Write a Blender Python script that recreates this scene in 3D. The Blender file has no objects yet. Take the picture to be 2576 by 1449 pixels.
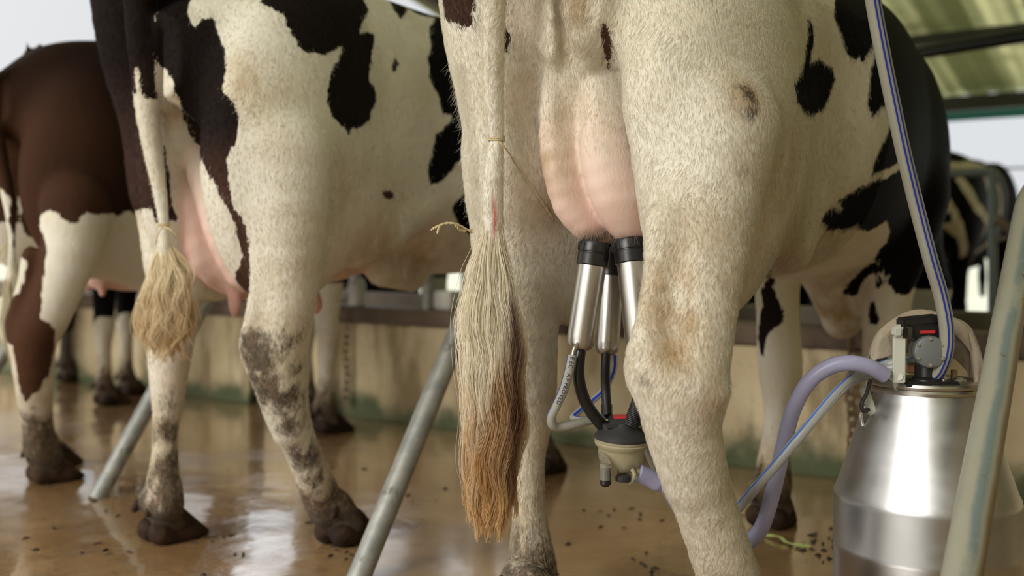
import bpy, bmesh, math, random
import numpy as np
from mathutils import Vector, Matrix
from mathutils.bvhtree import BVHTree

S = bpy.context.scene
COL = S.collection
random.seed(7)
RNG = np.random.default_rng(11)

# ------------------------------------------------------------------ camera, sky, sun, exposure
CAM_H = 0.76
FPX = 2600.0
HX, HY = 1288.0, 627.0
cam_d = bpy.data.cameras.new('camera')
cam = bpy.data.objects.new('camera', cam_d)
COL.objects.link(cam)
cam.location = (0, 0, CAM_H)
cam.rotation_euler = (math.radians(90), 0, 0)
cam_d.sensor_width = 36.0
cam_d.lens = 36.0 * FPX / 2576.0
cam_d.shift_y = -(724.5 - HY) / 2576.0
cam_d.clip_start = 0.05
cam_d.clip_end = 300
cam_d.dof.use_dof = True
cam_d.dof.focus_distance = 1.86
cam_d.dof.aperture_fstop = 2.1
S.camera = cam

world = bpy.data.worlds.new('world')
S.world = world
world.use_nodes = True
wn, wl = world.node_tree.nodes, world.node_tree.links
wn.clear()
w_out = wn.new('ShaderNodeOutputWorld')
w_bg = wn.new('ShaderNodeBackground')
w_tc = wn.new('ShaderNodeTexCoord')
w_dot = wn.new('ShaderNodeVectorMath'); w_dot.operation = 'DOT_PRODUCT'
w_dot.inputs[1].default_value = (-0.72, -0.62, 0.30)
wl.new(w_tc.outputs['Generated'], w_dot.inputs[0])
w_mr = wn.new('ShaderNodeMapRange')
w_mr.inputs[1].default_value = -0.30; w_mr.inputs[2].default_value = 0.75
w_mr.inputs[3].default_value = 0.0; w_mr.inputs[4].default_value = 1.0
wl.new(w_dot.outputs['Value'], w_mr.inputs[0])
w_ramp = wn.new('ShaderNodeMix'); w_ramp.data_type = 'RGBA'
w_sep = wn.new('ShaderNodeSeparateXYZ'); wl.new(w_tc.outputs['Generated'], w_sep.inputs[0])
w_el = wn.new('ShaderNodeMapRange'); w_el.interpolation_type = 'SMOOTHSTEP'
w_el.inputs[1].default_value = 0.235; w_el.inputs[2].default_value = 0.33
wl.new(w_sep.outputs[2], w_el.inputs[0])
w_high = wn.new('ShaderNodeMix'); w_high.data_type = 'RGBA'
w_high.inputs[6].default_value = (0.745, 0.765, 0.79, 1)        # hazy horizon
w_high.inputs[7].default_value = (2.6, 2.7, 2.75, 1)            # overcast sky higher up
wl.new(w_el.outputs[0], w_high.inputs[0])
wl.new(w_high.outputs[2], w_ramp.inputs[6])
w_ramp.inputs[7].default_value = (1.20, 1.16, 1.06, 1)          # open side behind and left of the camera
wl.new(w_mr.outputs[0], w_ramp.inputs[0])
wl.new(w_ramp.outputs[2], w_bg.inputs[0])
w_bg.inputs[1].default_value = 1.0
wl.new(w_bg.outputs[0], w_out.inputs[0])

sun_d = bpy.data.lights.new('sun', 'SUN')
sun = bpy.data.objects.new('sun', sun_d)
COL.objects.link(sun)
sun.rotation_euler = Vector((0.62, 0.62, -0.42)).to_track_quat('-Z', 'Y').to_euler()
sun_d.energy = 1.85
sun_d.angle = math.radians(28)
sun_d.color = (1.0, 0.96, 0.88)

S.view_settings.view_transform = 'Standard'
S.view_settings.look = 'None'
S.view_settings.gamma = 1.0
S.view_settings.exposure = 0.0
S.view_settings.use_curve_mapping = False
S.cycles.use_denoising = True
S.cycles.max_bounces = 6
S.cycles.use_adaptive_sampling = True
S.cycles.adaptive_threshold = 0.06
S.cycles.adaptive_min_samples = 16
S.cycles.diffuse_bounces = 3
S.cycles.glossy_bounces = 3
S.cycles.transparent_max_bounces = 12

# ------------------------------------------------------------------ directions of the barn
PHI = math.radians(35)
FW = Vector((math.sin(PHI), math.cos(PHI), 0))      # the way the cows face, square to the trough
RT = Vector((math.cos(PHI), -math.sin(PHI), 0))     # along the trough

def P(px, py, d):
    return Vector(((px - HX) / FPX * d, d, CAM_H - (py - HY) / FPX * d))
def B(t, p, z):                                     # barn coordinates
    return RT * t + FW * p + Vector((0, 0, z))

# ------------------------------------------------------------------ materials
def mat(name):
    m = bpy.data.materials.new(name); m.use_nodes = True
    nt = m.node_tree; nt.nodes.clear()
    o = nt.nodes.new('ShaderNodeOutputMaterial'); b = nt.nodes.new('ShaderNodeBsdfPrincipled')
    nt.links.new(b.outputs[0], o.inputs[0])
    return m, nt, b
class NT:
    def __init__(s, nt): s.n = nt.nodes; s.l = nt.links
    def _in(s, sock, v):
        if isinstance(v, bpy.types.NodeSocket): s.l.new(v, sock)
        elif v is not None: sock.default_value = v
    def attr(s, name, out='Fac'):
        a = s.n.new('ShaderNodeAttribute'); a.attribute_name = name; return a.outputs[out]
    def obj(s):
        return s.n.new('ShaderNodeTexCoord').outputs['Object']
    def mapping(s, v, sc, loc=(0, 0, 0), rot=(0, 0, 0)):
        m = s.n.new('ShaderNodeMapping'); s.l.new(v, m.inputs[0]); m.inputs['Scale'].default_value = sc
        m.inputs['Location'].default_value = loc; m.inputs['Rotation'].default_value = rot; return m.outputs[0]
    def noise(s, v, scale, detail=3, rough=.55, dist=0, out=0):
        n = s.n.new('ShaderNodeTexNoise'); s.l.new(v, n.inputs['Vector'])
        n.inputs['Scale'].default_value = scale; n.inputs['Detail'].default_value = detail
        n.inputs['Roughness'].default_value = rough; n.inputs['Distortion'].default_value = dist
        return n.outputs[out]
    def voro(s, v, scale, out=0):
        n = s.n.new('ShaderNodeTexVoronoi'); s.l.new(v, n.inputs['Vector']); n.inputs['Scale'].default_value = scale
        return n.outputs[out]
    def math(s, op, a, b=None, c=None, clamp=False):
        m = s.n.new('ShaderNodeMath'); m.operation = op; m.use_clamp = clamp
        s._in(m.inputs[0], a); s._in(m.inputs[1], b)
        if c is not None: s._in(m.inputs[2], c)
        return m.outputs[0]
    def rng(s, v, a, b, c=0., d=1., smooth=True):
        m = s.n.new('ShaderNodeMapRange'); s._in(m.inputs[0], v)
        if smooth: m.interpolation_type = 'SMOOTHSTEP'
        for i, x in enumerate((a, b, c, d)): m.inputs[i + 1].default_value = x
        return m.outputs[0]
    def mix(s, f, a, b, mode='MIX'):
        m = s.n.new('ShaderNodeMix'); m.data_type = 'RGBA'; m.blend_type = mode
        s._in(m.inputs[0], f)
        for i, x in ((6, a), (7, b)):
            if isinstance(x, (tuple, list)) and len(x) == 3: x = (*x, 1)
            s._in(m.inputs[i], x)
        return m.outputs[2]
    def bump(s, h, strength, dist, prev=None):
        b = s.n.new('ShaderNodeBump'); s._in(b.inputs['Height'], h)
        b.inputs['Strength'].default_value = strength; b.inputs['Distance'].default_value = dist
        if prev is not None: s.l.new(prev, b.inputs['Normal'])
        return b.outputs[0]
    def sep(s, v, i):
        x = s.n.new('ShaderNodeSeparateXYZ'); s.l.new(v, x.inputs[0]); return x.outputs[i]

def simple(name, col, rough=.5, metal=0., bump=None, var=None, **kw):
    m, nt, b = mat(name); N = NT(nt)
    b.inputs['Roughness'].default_value = rough; b.inputs['Metallic'].default_value = metal
    o = N.obj()
    if var:
        f = N.noise(o, var[0], 4)
        c = N.mix(N.rng(f, .35, .68), col, var[1]); nt.links.new(c, b.inputs['Base Color'])
    else:
        f = N.noise(o, 9, 3)
        c = N.mix(f, tuple(x * .88 for x in col), tuple(min(1, x * 1.1) for x in col)); nt.links.new(c, b.inputs['Base Color'])
    if bump:
        nt.links.new(N.bump(N.noise(o, bump[0], 4), bump[1], bump[2]), b.inputs['Normal'])
    for k, v in kw.items(): b.inputs[k].default_value = v
    return m

def coat_material(name, light=(.80, .775, .695), dark=(.005, .005, .0055), brown=(.085, .042, .030), tan=(.55, .40, .22), skin=(.78, .50, .43)):
    m, nt, b = mat(name); N = NT(nt); o = N.obj()
    pat = N.attr('pat'); tone = N.attr('tone'); pink = N.attr('pink'); dirt = N.attr('dirt'); red = N.attr('red')
    hv = N.mapping(o, (1, 1, .28))
    n1 = N.noise(hv, 95, 4, .65); n2 = N.noise(hv, 420, 2, .6); n3 = N.noise(o, 14, 3)
    e = N.math('ADD', pat, N.math('MULTIPLY', N.math('SUBTRACT', n1, .5), .024))
    e = N.math('ADD', e, N.math('MULTIPLY', N.math('SUBTRACT', n2, .5), .010))
    e = N.math('ADD', e, N.math('MULTIPLY', N.math('SUBTRACT', n3, .5), .018))
    msk = N.rng(e, -.0012, .0012)
    base = N.mix(N.rng(N.noise(o, 5, 4), .35, .70), light, tuple(x * y for x, y in zip(light, (.93, .90, .82))))
    base = N.mix(N.math('MULTIPLY', N.rng(N.noise(N.mapping(o, (1, 1, .45)), 11, 5, .6), .55, .78), .38), base, tan)
    strand = N.noise(N.mapping(o, (1, 1, .10)), 520, 2, .7)
    base = N.mix(N.math('MULTIPLY', N.rng(strand, .35, .65), .16), base, tuple(x * .62 for x in light))
    pk = N.mix(N.noise(o, 22, 4), skin, tuple(min(1, x * y) for x, y in zip(skin, (1.06, 1.22, 1.26))))
    veins = N.rng(N.noise(N.mapping(o, (1, 1, .22)), 26, 3), .52, .60)
    pk = N.mix(N.math('MULTIPLY', veins, .22), pk, (.80, .70, .62))
    base = N.mix(pink, base, pk)
    base = N.mix(red, base, (.55, .13, .12))
    dn = N.math('ADD', N.math('MULTIPLY', N.noise(N.mapping(o, (1, 1, .45)), 38, 8, .75), .66), N.math('MULTIPLY', N.noise(N.mapping(o, (1, 1, .35)), 190, 4, .75), .34))
    dm = N.rng(N.math('ADD', dn, N.math('MULTIPLY', N.math('MULTIPLY', dirt, N.rng(N.noise(N.mapping(o, (1, 1, .5)), 22, 3), .34, .66, .70, 1.12)), .56)), .58, .80)
    dcol = N.mix(N.rng(N.noise(o, 70, 4), .35, .65), (.032, .020, .012), (.125, .080, .044))
    dcol = N.mix(N.rng(dirt, .60, .95), dcol, N.mix(N.rng(N.noise(o, 45, 4), .4, .65), (.016, .009, .006), (.060, .034, .022)))
    stain = N.math('MULTIPLY', N.attr('stain'), N.rng(N.noise(N.mapping(o, (1, 1, .5)), 17, 5, .62), .30, .62))  # brown staining; also carries the shade painted into hollows
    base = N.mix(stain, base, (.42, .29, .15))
    base = N.mix(N.math('MULTIPLY', dm, .92), base, dcol)
    dk = N.mix(tone, dark, brown)
    dk = N.mix(N.math('MULTIPLY', N.rng(strand, .4, .7), .25), dk, (.022, .019, .019))
    c = N.mix(msk, base, dk)
    nt.links.new(c, b.inputs['Base Color'])
    b.inputs['Roughness'].default_value = .72
    nt.links.new(N.rng(msk, 0, 1, .70, .62), b.inputs['Roughness'])
    nt.links.new(N.rng(msk, 0, 1, .14, .035), b.inputs['Specular IOR Level'])
    nt.links.new(N.rng(msk, 0, 1, .05, .0), b.inputs['Sheen Weight'])
    b.inputs['Sheen Roughness'].default_value = .5
    fur = N.math('SUBTRACT', 1.0, pink)
    tuft = N.noise(N.mapping(o, (1, 1, .42)), 60, 5, .62, .6)
    h = N.math('MULTIPLY', N.math('ADD', N.math('MULTIPLY', strand, .30), N.math('MULTIPLY', tuft, .9)), N.math('ADD', .18, N.math('MULTIPLY', fur, .82)))
    nt.links.new(N.bump(h, .55, .006), b.inputs['Normal'])
    b.inputs['Subsurface Weight'].default_value = 0.0
    return m
MCOAT = coat_material('coat_black_white')
MCOAT3 = coat_material('coat_brown_white', dark=(.016, .008, .007), brown=(.078, .036, .020))

def hair_material(name):
    m, nt, b = mat(name); N = NT(nt)
    nt.links.new(N.attr('hcol', 'Color'), b.inputs['Base Color'])
    b.inputs['Roughness'].default_value = .55
    b.inputs['Specular IOR Level'].default_value = .3
    tr = nt.nodes.new('ShaderNodeBsdfTranslucent'); mx = nt.nodes.new('ShaderNodeMixShader'); mx.inputs[0].default_value = .35
    nt.links.new(N.attr('hcol', 'Color'), tr.inputs[0]); out = [n for n in nt.nodes if n.type == 'OUTPUT_MATERIAL'][0]
    nt.links.new(b.outputs[0], mx.inputs[1]); nt.links.new(tr.outputs[0], mx.inputs[2]); nt.links.new(mx.outputs[0], out.inputs[0])
    return m
MHAIR = hair_material('hair')

MHOOF = simple('hoof_horn', (.020, .013, .009), .75, bump=(45, .9, .006), var=(14, (.062, .034, .021)), **{'Specular IOR Level': .18})
def floor_mat():
    m, nt, b = mat('wet_concrete'); N = NT(nt); o = N.obj()
    c = N.mix(N.rng(N.noise(o, 1.6, 6, .6), .3, .7), (.29, .160, .070), (.45, .29, .145))
    c = N.mix(N.math('MULTIPLY', N.rng(N.noise(o, 8, 6, .7), .45, .75), .55), c, (.15, .092, .050))
    c = N.mix(N.math('MULTIPLY', N.rng(N.noise(o, 60, 4, .7), .55, .75), .4), c, (.32, .24, .15))
    nt.links.new(c, b.inputs['Base Color'])
    wet = N.noise(N.mapping(o, (1, 1, 1), (2.2, .6, 0)), 1.1, 4, .55)
    nt.links.new(N.rng(wet, .36, .60, .34, .10), b.inputs['Roughness'])
    b.inputs['Specular IOR Level'].default_value = .6
    b.inputs['Coat Weight'].default_value = 1.0
    nt.links.new(N.rng(wet, .40, .56, .16, .025), b.inputs['Coat Roughness'])
    h1 = N.noise(o, 5, 3, .5); h2 = N.noise(o, 55, 4, .6)
    n = N.bump(h1, .16, .05); n = N.bump(h2, .22, .004, n)
    nt.links.new(n, b.inputs['Normal'])
    nc = N.bump(N.noise(o, 3.2, 2, .5), .10, .04); nc = N.bump(N.noise(o, 40, 3, .5), .06, .003, nc)
    nt.links.new(nc, b.inputs['Coat Normal'])
    return m
MFLOOR = floor_mat()
def wall_mat():
    m, nt, b = mat('stained_plaster'); N = NT(nt); o = N.obj()
    c = N.mix(N.rng(N.noise(o, 3.0, 5), .3, .7), (.72, .61, .41), (.58, .47, .28))
    st = N.noise(N.mapping(o, (1, 1, .22)), 5.5, 5, .62)
    c = N.mix(N.math('MULTIPLY', N.rng(st, .47, .66), .80), c, (.23, .16, .085))
    z = N.sep(o, 2)
    g = N.math('ADD', z, N.math('MULTIPLY', N.math('SUBTRACT', N.noise(o, 6, 4), .5), .30))
    c = N.mix(N.rng(g, .15, .02), c, (.10, .12, .060))
    c = N.mix(N.math('MULTIPLY', N.rng(N.noise(o, 26, 5), .58, .75), .35), c, (.20, .14, .08))
    nt.links.new(c, b.inputs['Base Color']); b.inputs['Roughness'].default_value = .85
    nt.links.new(N.bump(N.noise(o, 18, 5), .4, .01), b.inputs['Normal'])
    return m
MWALL = wall_mat()
MLEDGE = simple('wall_ledge', (.16, .115, .08), .8, bump=(20, .4, .01), var=(5, (.09, .06, .042)))
MTROUGH = simple('trough_concrete', (.22, .185, .15), .85, bump=(14, .4, .01), var=(4, (.15, .12, .10)))
MPOST = simple('dark_post_paint', (.045, .033, .026), .7)
MSTEEL = simple('brushed_steel', (.58, .56, .53), .33, 1.0, var=(30, (.54, .53, .51)))
def can_steel():
    m, nt, b = mat('milk_can_steel'); N = NT(nt); o = N.obj()
    c = N.mix(N.noise(o, 6, 3), (.46, .465, .475), (.56, .565, .575)); nt.links.new(c, b.inputs['Base Color'])
    b.inputs['Metallic'].default_value = 1.0
    nt.links.new(N.rng(N.noise(N.mapping(o, (1, 1, 3)), 10, 3), .3, .7, .30, .36), b.inputs['Roughness'])
    b.inputs['Anisotropic'].default_value = .55
    nt.links.new(N.bump(N.noise(N.mapping(o, (.4, .4, 90)), 12, 2), .06, .0003), b.inputs['Normal'])
    return m
MCAN = can_steel()
MPIPE = None
def pipe_mat(name, a, b_, c_, scale=14, blue=None):
    m, nt, b = mat(name); N = NT(nt); o = N.obj()
    c = N.mix(N.rng(N.noise(o, scale, 5, .65), .35, .65), a, b_)
    if blue:
        c = N.mix(N.rng(N.noise(N.mapping(o, (1, 1, .5)), 9, 5, .65), .50, .60), c, blue)
    c = N.mix(N.rng(N.noise(N.mapping(o, (1, 1, .6), (3, 1, 0)), scale * 1.6, 6, .7), .56, .68), c, c_)
    nt.links.new(c, b.inputs['Base Color']); b.inputs['Metallic'].default_value = .35
    b.inputs['Roughness'].default_value = .42
    nt.links.new(N.bump(N.noise(o, 60, 4), .2, .002), b.inputs['Normal'])
    return m
MPIPE = pipe_mat('galvanised_pipe', (.40, .40, .37), (.27, .28, .27), (.12, .10, .07))
def worn_pipe():
    m, nt, b = mat('worn_painted_pipe'); N = NT(nt); o = N.obj(); a = N.attr('ang')
    n = N.noise(N.mapping(o, (1, 1, .35)), 9, 5, .65)
    a2 = N.math('ADD', a, N.math('MULTIPLY', N.math('SUBTRACT', n, .5), .10))
    c = N.mix(N.rng(a2, .19, .28), (.22, .165, .09), (.37, .355, .29))
    c = N.mix(N.rng(a2, .46, .38), N.mix(N.noise(o, 20, 4), (.33, .32, .25), (.42, .41, .34)), c)
    d = N.math('ABSOLUTE', N.math('SUBTRACT', a2, .325))
    c = N.mix(N.math('MULTIPLY', N.rng(d, .075, .015), N.rng(N.noise(N.mapping(o, (1, 1, .4)), 6, 5, .7), .34, .50, .25, .95)), c, (.17, .22, .22))
    c = N.mix(N.rng(N.noise(o, 34, 5, .7), .66, .72), c, (.16, .09, .04))
    nt.links.new(c, b.inputs['Base Color']); b.inputs['Roughness'].default_value = .5; b.inputs['Metallic'].default_value = .15
    nt.links.new(N.bump(N.noise(o, 60, 4), .25, .002), b.inputs['Normal'])
    return m
MPIPE2 = worn_pipe()

MRAIL = simple('dark_steel_rail', (.025, .027, .028), .3, .6)
MFRAME = simple('grey_green_frame', (.14, .17, .165), .5, .2)
MTEAL = simple('teal_trim_paint', (.02, .24, .25), .5)
MBEAM = simple('roof_beam_paint', (.045, .045, .035), .6)
def roof_mat():
    m = bpy.data.materials.new('roof_sheet'); m.use_nodes = True
    nt = m.node_tree; nt.nodes.clear(); N = NT(nt)
    o = N.obj()
    out = nt.nodes.new('ShaderNodeOutputMaterial'); mx = nt.nodes.new('ShaderNodeMixShader')
    df = nt.nodes.new('ShaderNodeBsdfDiffuse'); tr = nt.nodes.new('ShaderNodeBsdfTranslucent')
    st = N.noise(N.mapping(N.mapping(o, (1, 1, 1), (0, 0, 0), (0, 0, PHI)), (1, .015, 0)), 2.6, 2)
    c = N.mix(N.rng(st, .45, .55), (.80, .80, .58), (.30, .32, .19))  # light and dark stripes paint in the shading of the corrugations
    c = N.mix(N.math('MULTIPLY', N.rng(N.noise(o, 3, 4), .5, .7), .4), c, (.26, .25, .15))
    nt.links.new(c, df.inputs[0]); nt.links.new(c, tr.inputs[0]); mx.inputs[0].default_value = .55
    nt.links.new(df.outputs[0], mx.inputs[1]); nt.links.new(tr.outputs[0], mx.inputs[2]); nt.links.new(mx.outputs[0], out.inputs[0])
    return m
MROOF = roof_mat()
MGROUND = simple('dry_yard_ground', (.52, .50, .43), .95, bump=(4, .3, .05), var=(.8, (.40, .42, .28)))
MRUBBER = simple('black_rubber', (.012, .012, .013), .32, bump=(80, .12, .001))
MRUBBERM = simple('matte_black_rubber', (.030, .030, .032), .55, bump=(120, .25, .001))
MRED = simple('red_plastic', (.55, .03, .04), .35)
MGREY = simple('grey_cast_plastic', (.13, .14, .14), .45, bump=(60, .2, .001))
MWHITEP = simple('off_white_plastic', (.58, .60, .55), .4)
MCLOTH = simple('dirty_cloth', (.50, .43, .34), .95, bump=(240, .5, .002), var=(10, (.36, .29, .21)))
MTWINE = simple('jute_twine', (.60, .50, .30), .8)
MWHITE = simple('white_enamel', (.78, .77, .74), .4)
MCHAIN = simple('rusty_chain', (.13, .085, .055), .7, .3, var=(30, (.25, .18, .12)))
MSTALK = simple('green_stalk', (.42, .50, .16), .6)
MDUNG = simple('dung_bits', (.035, .024, .016), .7)

def tube_mat(name, col, stripe=None, widths=(), trans=.55, rough=.22, ior=1.35):
    m, nt, b = mat(name); N = NT(nt)
    c = N.mix(N.noise(N.obj(), 12, 2), col, tuple(x * .86 for x in col))
    tw = trans
    if stripe:
        a = N.attr('ang'); tot = None
        for (cen, w) in widths:
            d = N.math('ABSOLUTE', N.math('SUBTRACT', a, cen))
            k = N.rng(d, w, w * .8)
            tot = k if tot is None else N.math('MAXIMUM', tot, k)
        c = N.mix(tot, c, stripe)
        nt.links.new(N.math('MULTIPLY', N.math('SUBTRACT', 1., tot), trans), b.inputs['Transmission Weight'])
    else:
        b.inputs['Transmission Weight'].default_value = trans
    nt.links.new(c, b.inputs['Base Color']); b.inputs['Roughness'].default_value = rough
    b.inputs['IOR'].default_value = ior
    return m
MLAV = tube_mat('lavender_milk_hose', (.46, .46, .70), trans=.15, rough=.3)
MTWIN = tube_mat('clear_hose_blue_line', (.72, .74, .74), (.05, .18, .75), ((.30, .035),), trans=.45)
MVAC = tube_mat('grey_hose_blue_lines', (.38, .375, .31), (.02, .04, .28), ((.225, .024), (.315, .024)), trans=.25)
MPULSE = tube_mat('clear_pulse_tube', (.55, .55, .50), (.04, .05, .30), ((.02, .06),), trans=.35)
MPULSE2 = tube_mat('clear_pulse_tube_blue_line', (.78, .79, .78), (.03, .08, .62), ((.25, .07),), trans=.45)
MBOWL = tube_mat('milky_plastic_bowl', (.66, .60, .40), trans=.45, rough=.3)
MCLEAR = tube_mat('clear_sight_glass', (.80, .78, .68), trans=.8, rough=.1)
MINK = simple('printed_ink', (.02, .02, .06), .6)

# ------------------------------------------------------------------ object helpers
def link(name, data, material=None, parent=None):
    o = bpy.data.objects.new(name, data); COL.objects.link(o)
    if material is not None and hasattr(data, 'materials'): data.materials.append(material)
    if parent is not None: o.parent = parent
    return o
def tag(o, label=None, cat=None, group=None, kind=None):
    if label: o['label'] = label
    if cat: o['category'] = cat
    if group: o['group'] = group
    if kind: o['kind'] = kind
    return o
def empty(name, loc=(0, 0, 0), rz=0):
    o = bpy.data.objects.new(name, None); COL.objects.link(o); o.location = loc; o.rotation_euler = (0, 0, rz)
    o.empty_display_size = .1
    return o
def catmull(pts, n=10):
    pts = [Vector(p) for p in pts]
    q = [pts[0] * 2 - pts[1]] + pts + [pts[-1] * 2 - pts[-2]]
    out = []
    for i in range(1, len(q) - 2):
        for k in range(n):
            t = k / n
            a, b, c, d = q[i - 1], q[i], q[i + 1], q[i + 2]
            out.append(.5 * ((2 * b) + (c - a) * t + (2 * a - 5 * b + 4 * c - d) * t * t + (3 * b - a - 3 * c + d) * t ** 3))
    out.append(pts[-1]); return out
class MB:
    def __init__(s, inv=None): s.v = []; s.f = []; s.a = []; s.inv = inv
    def _p(s, p):
        p = Vector(p); return s.inv @ p if s.inv is not None else p
    def add(s, vs, fs, at=None):
        n = len(s.v); s.v += [s._p(v) for v in vs]; s.f += [tuple(i + n for i in f) for f in fs]
        s.a += at if at else [0.] * len(vs)
    def tube(s, pts, r, seg=16, ref=None, caps=True, sq=1.0):
        pts = [Vector(p) for p in pts]; n = len(pts)
        rs = r if isinstance(r, (list, tuple)) else [r] * n
        vs, fs, at = [], [], []
        ref = Vector(ref) if ref is not None else Vector((0, -1, 0))   # angle .25 of the section points along ref
        T0 = (pts[1] - pts[0]).normalized()
        nrm = ref - T0 * ref.dot(T0)
        if nrm.length < 1e-4: nrm = Vector((1, 0, 0)) - T0 * T0.x
        nrm.normalize()
        for i in range(n):
            T = (pts[min(i + 1, n - 1)] - pts[max(i - 1, 0)]).normalized()
            nrm = nrm - T * nrm.dot(T)
            if nrm.length < 1e-6: nrm = T.orthogonal()
            nrm.normalize(); bn = T.cross(nrm)
            for k in range(seg):
                A = 2 * math.pi * k / seg
                vs.append(pts[i] + (nrm * math.sin(A) * sq + bn * math.cos(A)) * rs[i]); at.append(k / seg)
        for i in range(n - 1):
            for k in range(seg):
                k2 = (k + 1) % seg
                fs.append((i * seg + k, i * seg + k2, (i + 1) * seg + k2, (i + 1) * seg + k))
        if caps:
            fs.append(tuple(range(seg - 1, -1, -1))); fs.append(tuple((n - 1) * seg + k for k in range(seg)))
        s.add(vs, fs, at)
    def lathe(s, prof, base, axis=(0, 0, 1), seg=40, closed=False):
        base = Vector(base); ax = Vector(axis).normalized(); u = ax.orthogonal().normalized(); w = ax.cross(u)
        vs, fs = [], []
        for (r, h) in prof:
            for k in range(seg):
                A = 2 * math.pi * k / seg
                vs.append(base + ax * h + (u * math.cos(A) + w * math.sin(A)) * max(r, 1e-5))
        for i in range(len(prof) - 1):
            for k in range(seg):
                k2 = (k + 1) % seg
                fs.append((i * seg + k, i * seg + k2, (i + 1) * seg + k2, (i + 1) * seg + k))
        if closed:
            fs.append(tuple(range(seg - 1, -1, -1))); fs.append(tuple((len(prof) - 1) * seg + k for k in range(seg)))
        s.add(vs, fs)
    def box(s, c, ax, ay, az, hx, hy, hz, bev=0):
        c = Vector(c); ax, ay, az = Vector(ax).normalized(), Vector(ay).normalized(), Vector(az).normalized()
        bm = bmesh.new(); bmesh.ops.create_cube(bm, size=2)
        for v in bm.verts: v.co = Vector((v.co.x * hx, v.co.y * hy, v.co.z * hz))
        if bev: bmesh.ops.bevel(bm, geom=bm.edges[:], offset=bev, segments=2, affect='EDGES')
        bm.verts.ensure_lookup_table()
        vs = [c + ax * v.co.x + ay * v.co.y + az * v.co.z for v in bm.verts]
        s.add(vs, [tuple(v.index for v in f.verts) for f in bm.faces]); bm.free()
    def build(s, name, material, parent=None, smooth=True, attr=False):
        me = bpy.data.meshes.new(name); me.from_pydata([tuple(v) for v in s.v], [], s.f); me.update()
        bm = bmesh.new(); bm.from_mesh(me); bmesh.ops.recalc_face_normals(bm, faces=bm.faces[:]); bm.to_mesh(me); bm.free()
        if smooth:
            me.polygons.foreach_set('use_smooth', [True] * len(me.polygons))
            try: me.set_sharp_from_angle(angle=math.radians(38))
            except Exception: pass
        if attr:
            a = me.attributes.new('ang', 'FLOAT', 'POINT'); a.data.foreach_set('value', s.a)
        o = link(name, me, material, parent)
        return o

# ------------------------------------------------------------------ the setting
def plane_obj(name, corners, material, thick=.05):
    n = (Vector(corners[1]) - Vector(corners[0])).cross(Vector(corners[2]) - Vector(corners[0])).normalized()
    vs = [Vector(c) for c in corners] + [Vector(c) - n * thick for c in corners]
    fs = [(0, 1, 2, 3), (7, 6, 5, 4)] + [(i, i + 4, (i + 1) % 4 + 4, (i + 1) % 4) for i in range(4)]
    m = MB(); m.add(vs, fs); o = m.build(name, material, smooth=False); return o
fl = plane_obj('floor', [B(-16, -4, 0), B(12, -4, 0), B(12, 10.6, 0), B(-16, 10.6, 0)], MFLOOR, .1); tag(fl, kind='structure')
gr = plane_obj('ground', [(-90, -60, -.12), (90, -60, -.12), (90, 120, -.12), (-90, 120, -.12)], MGROUND, .1); tag(gr, kind='structure')

WP = 3.42     # distance of the trough wall along FW
def barn_box(mb, t0, t1, p0, p1, z0, z1, bev=0):
    mb.box(B((t0 + t1) / 2, (p0 + p1) / 2, (z0 + z1) / 2), RT, FW, (0, 0, 1), (t1 - t0) / 2, (p1 - p0) / 2, (z1 - z0) / 2, bev)
# the wall has a narrow opening behind the second cow
def tw(px):   # barn t where the sight line at px meets the wall face
    k = (px - HX) / FPX; dd = WP / (FW.x * k + FW.y); return (k * dd) * RT.x + dd * RT.y
t_gap0, t_gap1 = tw(626), tw(664)
m = MB(); barn_box(m, -15, t_gap0, WP, WP + .14, 0, .43, .006); barn_box(m, t_gap1, 8, WP, WP + .14, 0, .43, .006)
tag(m.build('wall_trough', MWALL, smooth=False), kind='structure')
m = MB(); barn_box(m, -15, 8, WP - .025, WP + .17, .43, .50, .008)
tag(m.build('trim_1', MLEDGE, smooth=False), kind='structure')
m = MB(); barn_box(m, t_gap0, t_gap1, WP + .05, WP + .13, 0, .43)
tag(m.build('trim_2', MPOST, smooth=False), kind='structure')
m = MB(); barn_box(m, -15, 8, WP + .14, WP + .62, 0, .30); barn_box(m, -15, 8, WP + .60, WP + .72, .0, .53, .01)
tag(m.build('wall_trough_back', MTROUGH, smooth=False), kind='structure')
# unseen walls added at the right and behind to darken the cow's flank
m = MB(); barn_box(m, 2.75, 2.9, -4, 9.5, 0, 2.6); tag(m.build('wall_shade_right', MWALL, smooth=False), kind='structure')
m = MB(); barn_box(m, .9, 2.9, -4.1, -3.9, 0, 2.6); tag(m.build('wall_shade_back', MWALL, smooth=False), kind='structure')  # added out of view behind the camera to cut light on the flank
# roof
def corr(name, t0, t1, p0, z0, p1, z1):
    nt_ = int((t1 - t0) / .03); me = bpy.data.meshes.new(name)
    vs, fs = [], []
    L = 6
    for i in range(nt_ + 1):
        t = t0 + i * .03; dz = .012 * math.sin(2 * math.pi * t / .24)
        for j in range(L + 1):
            f = j / L; vs.append(tuple(B(t, p0 + (p1 - p0) * f, z0 + (z1 - z0) * f + dz)))
    for i in range(nt_):
        for j in range(L):
            a = i * (L + 1) + j; fs.append((a, a + 1, a + L + 2, a + L + 1))
    me.from_pydata(vs, [], fs); me.update(); me.polygons.foreach_set('use_smooth', [True] * len(fs))
    o = link(name, me, MROOF); md = o.modifiers.new('s', 'SOLIDIFY'); md.thickness = .004
    tag(o, kind='structure'); return o
RZ0, RZ1 = 2.22, 3.35
corr('ceiling', -6.0, 9, 10.5, RZ0, 5.3, RZ1)
corr('roof', -6.0, 9, 5.3, RZ1, .4, 2.5)
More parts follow.
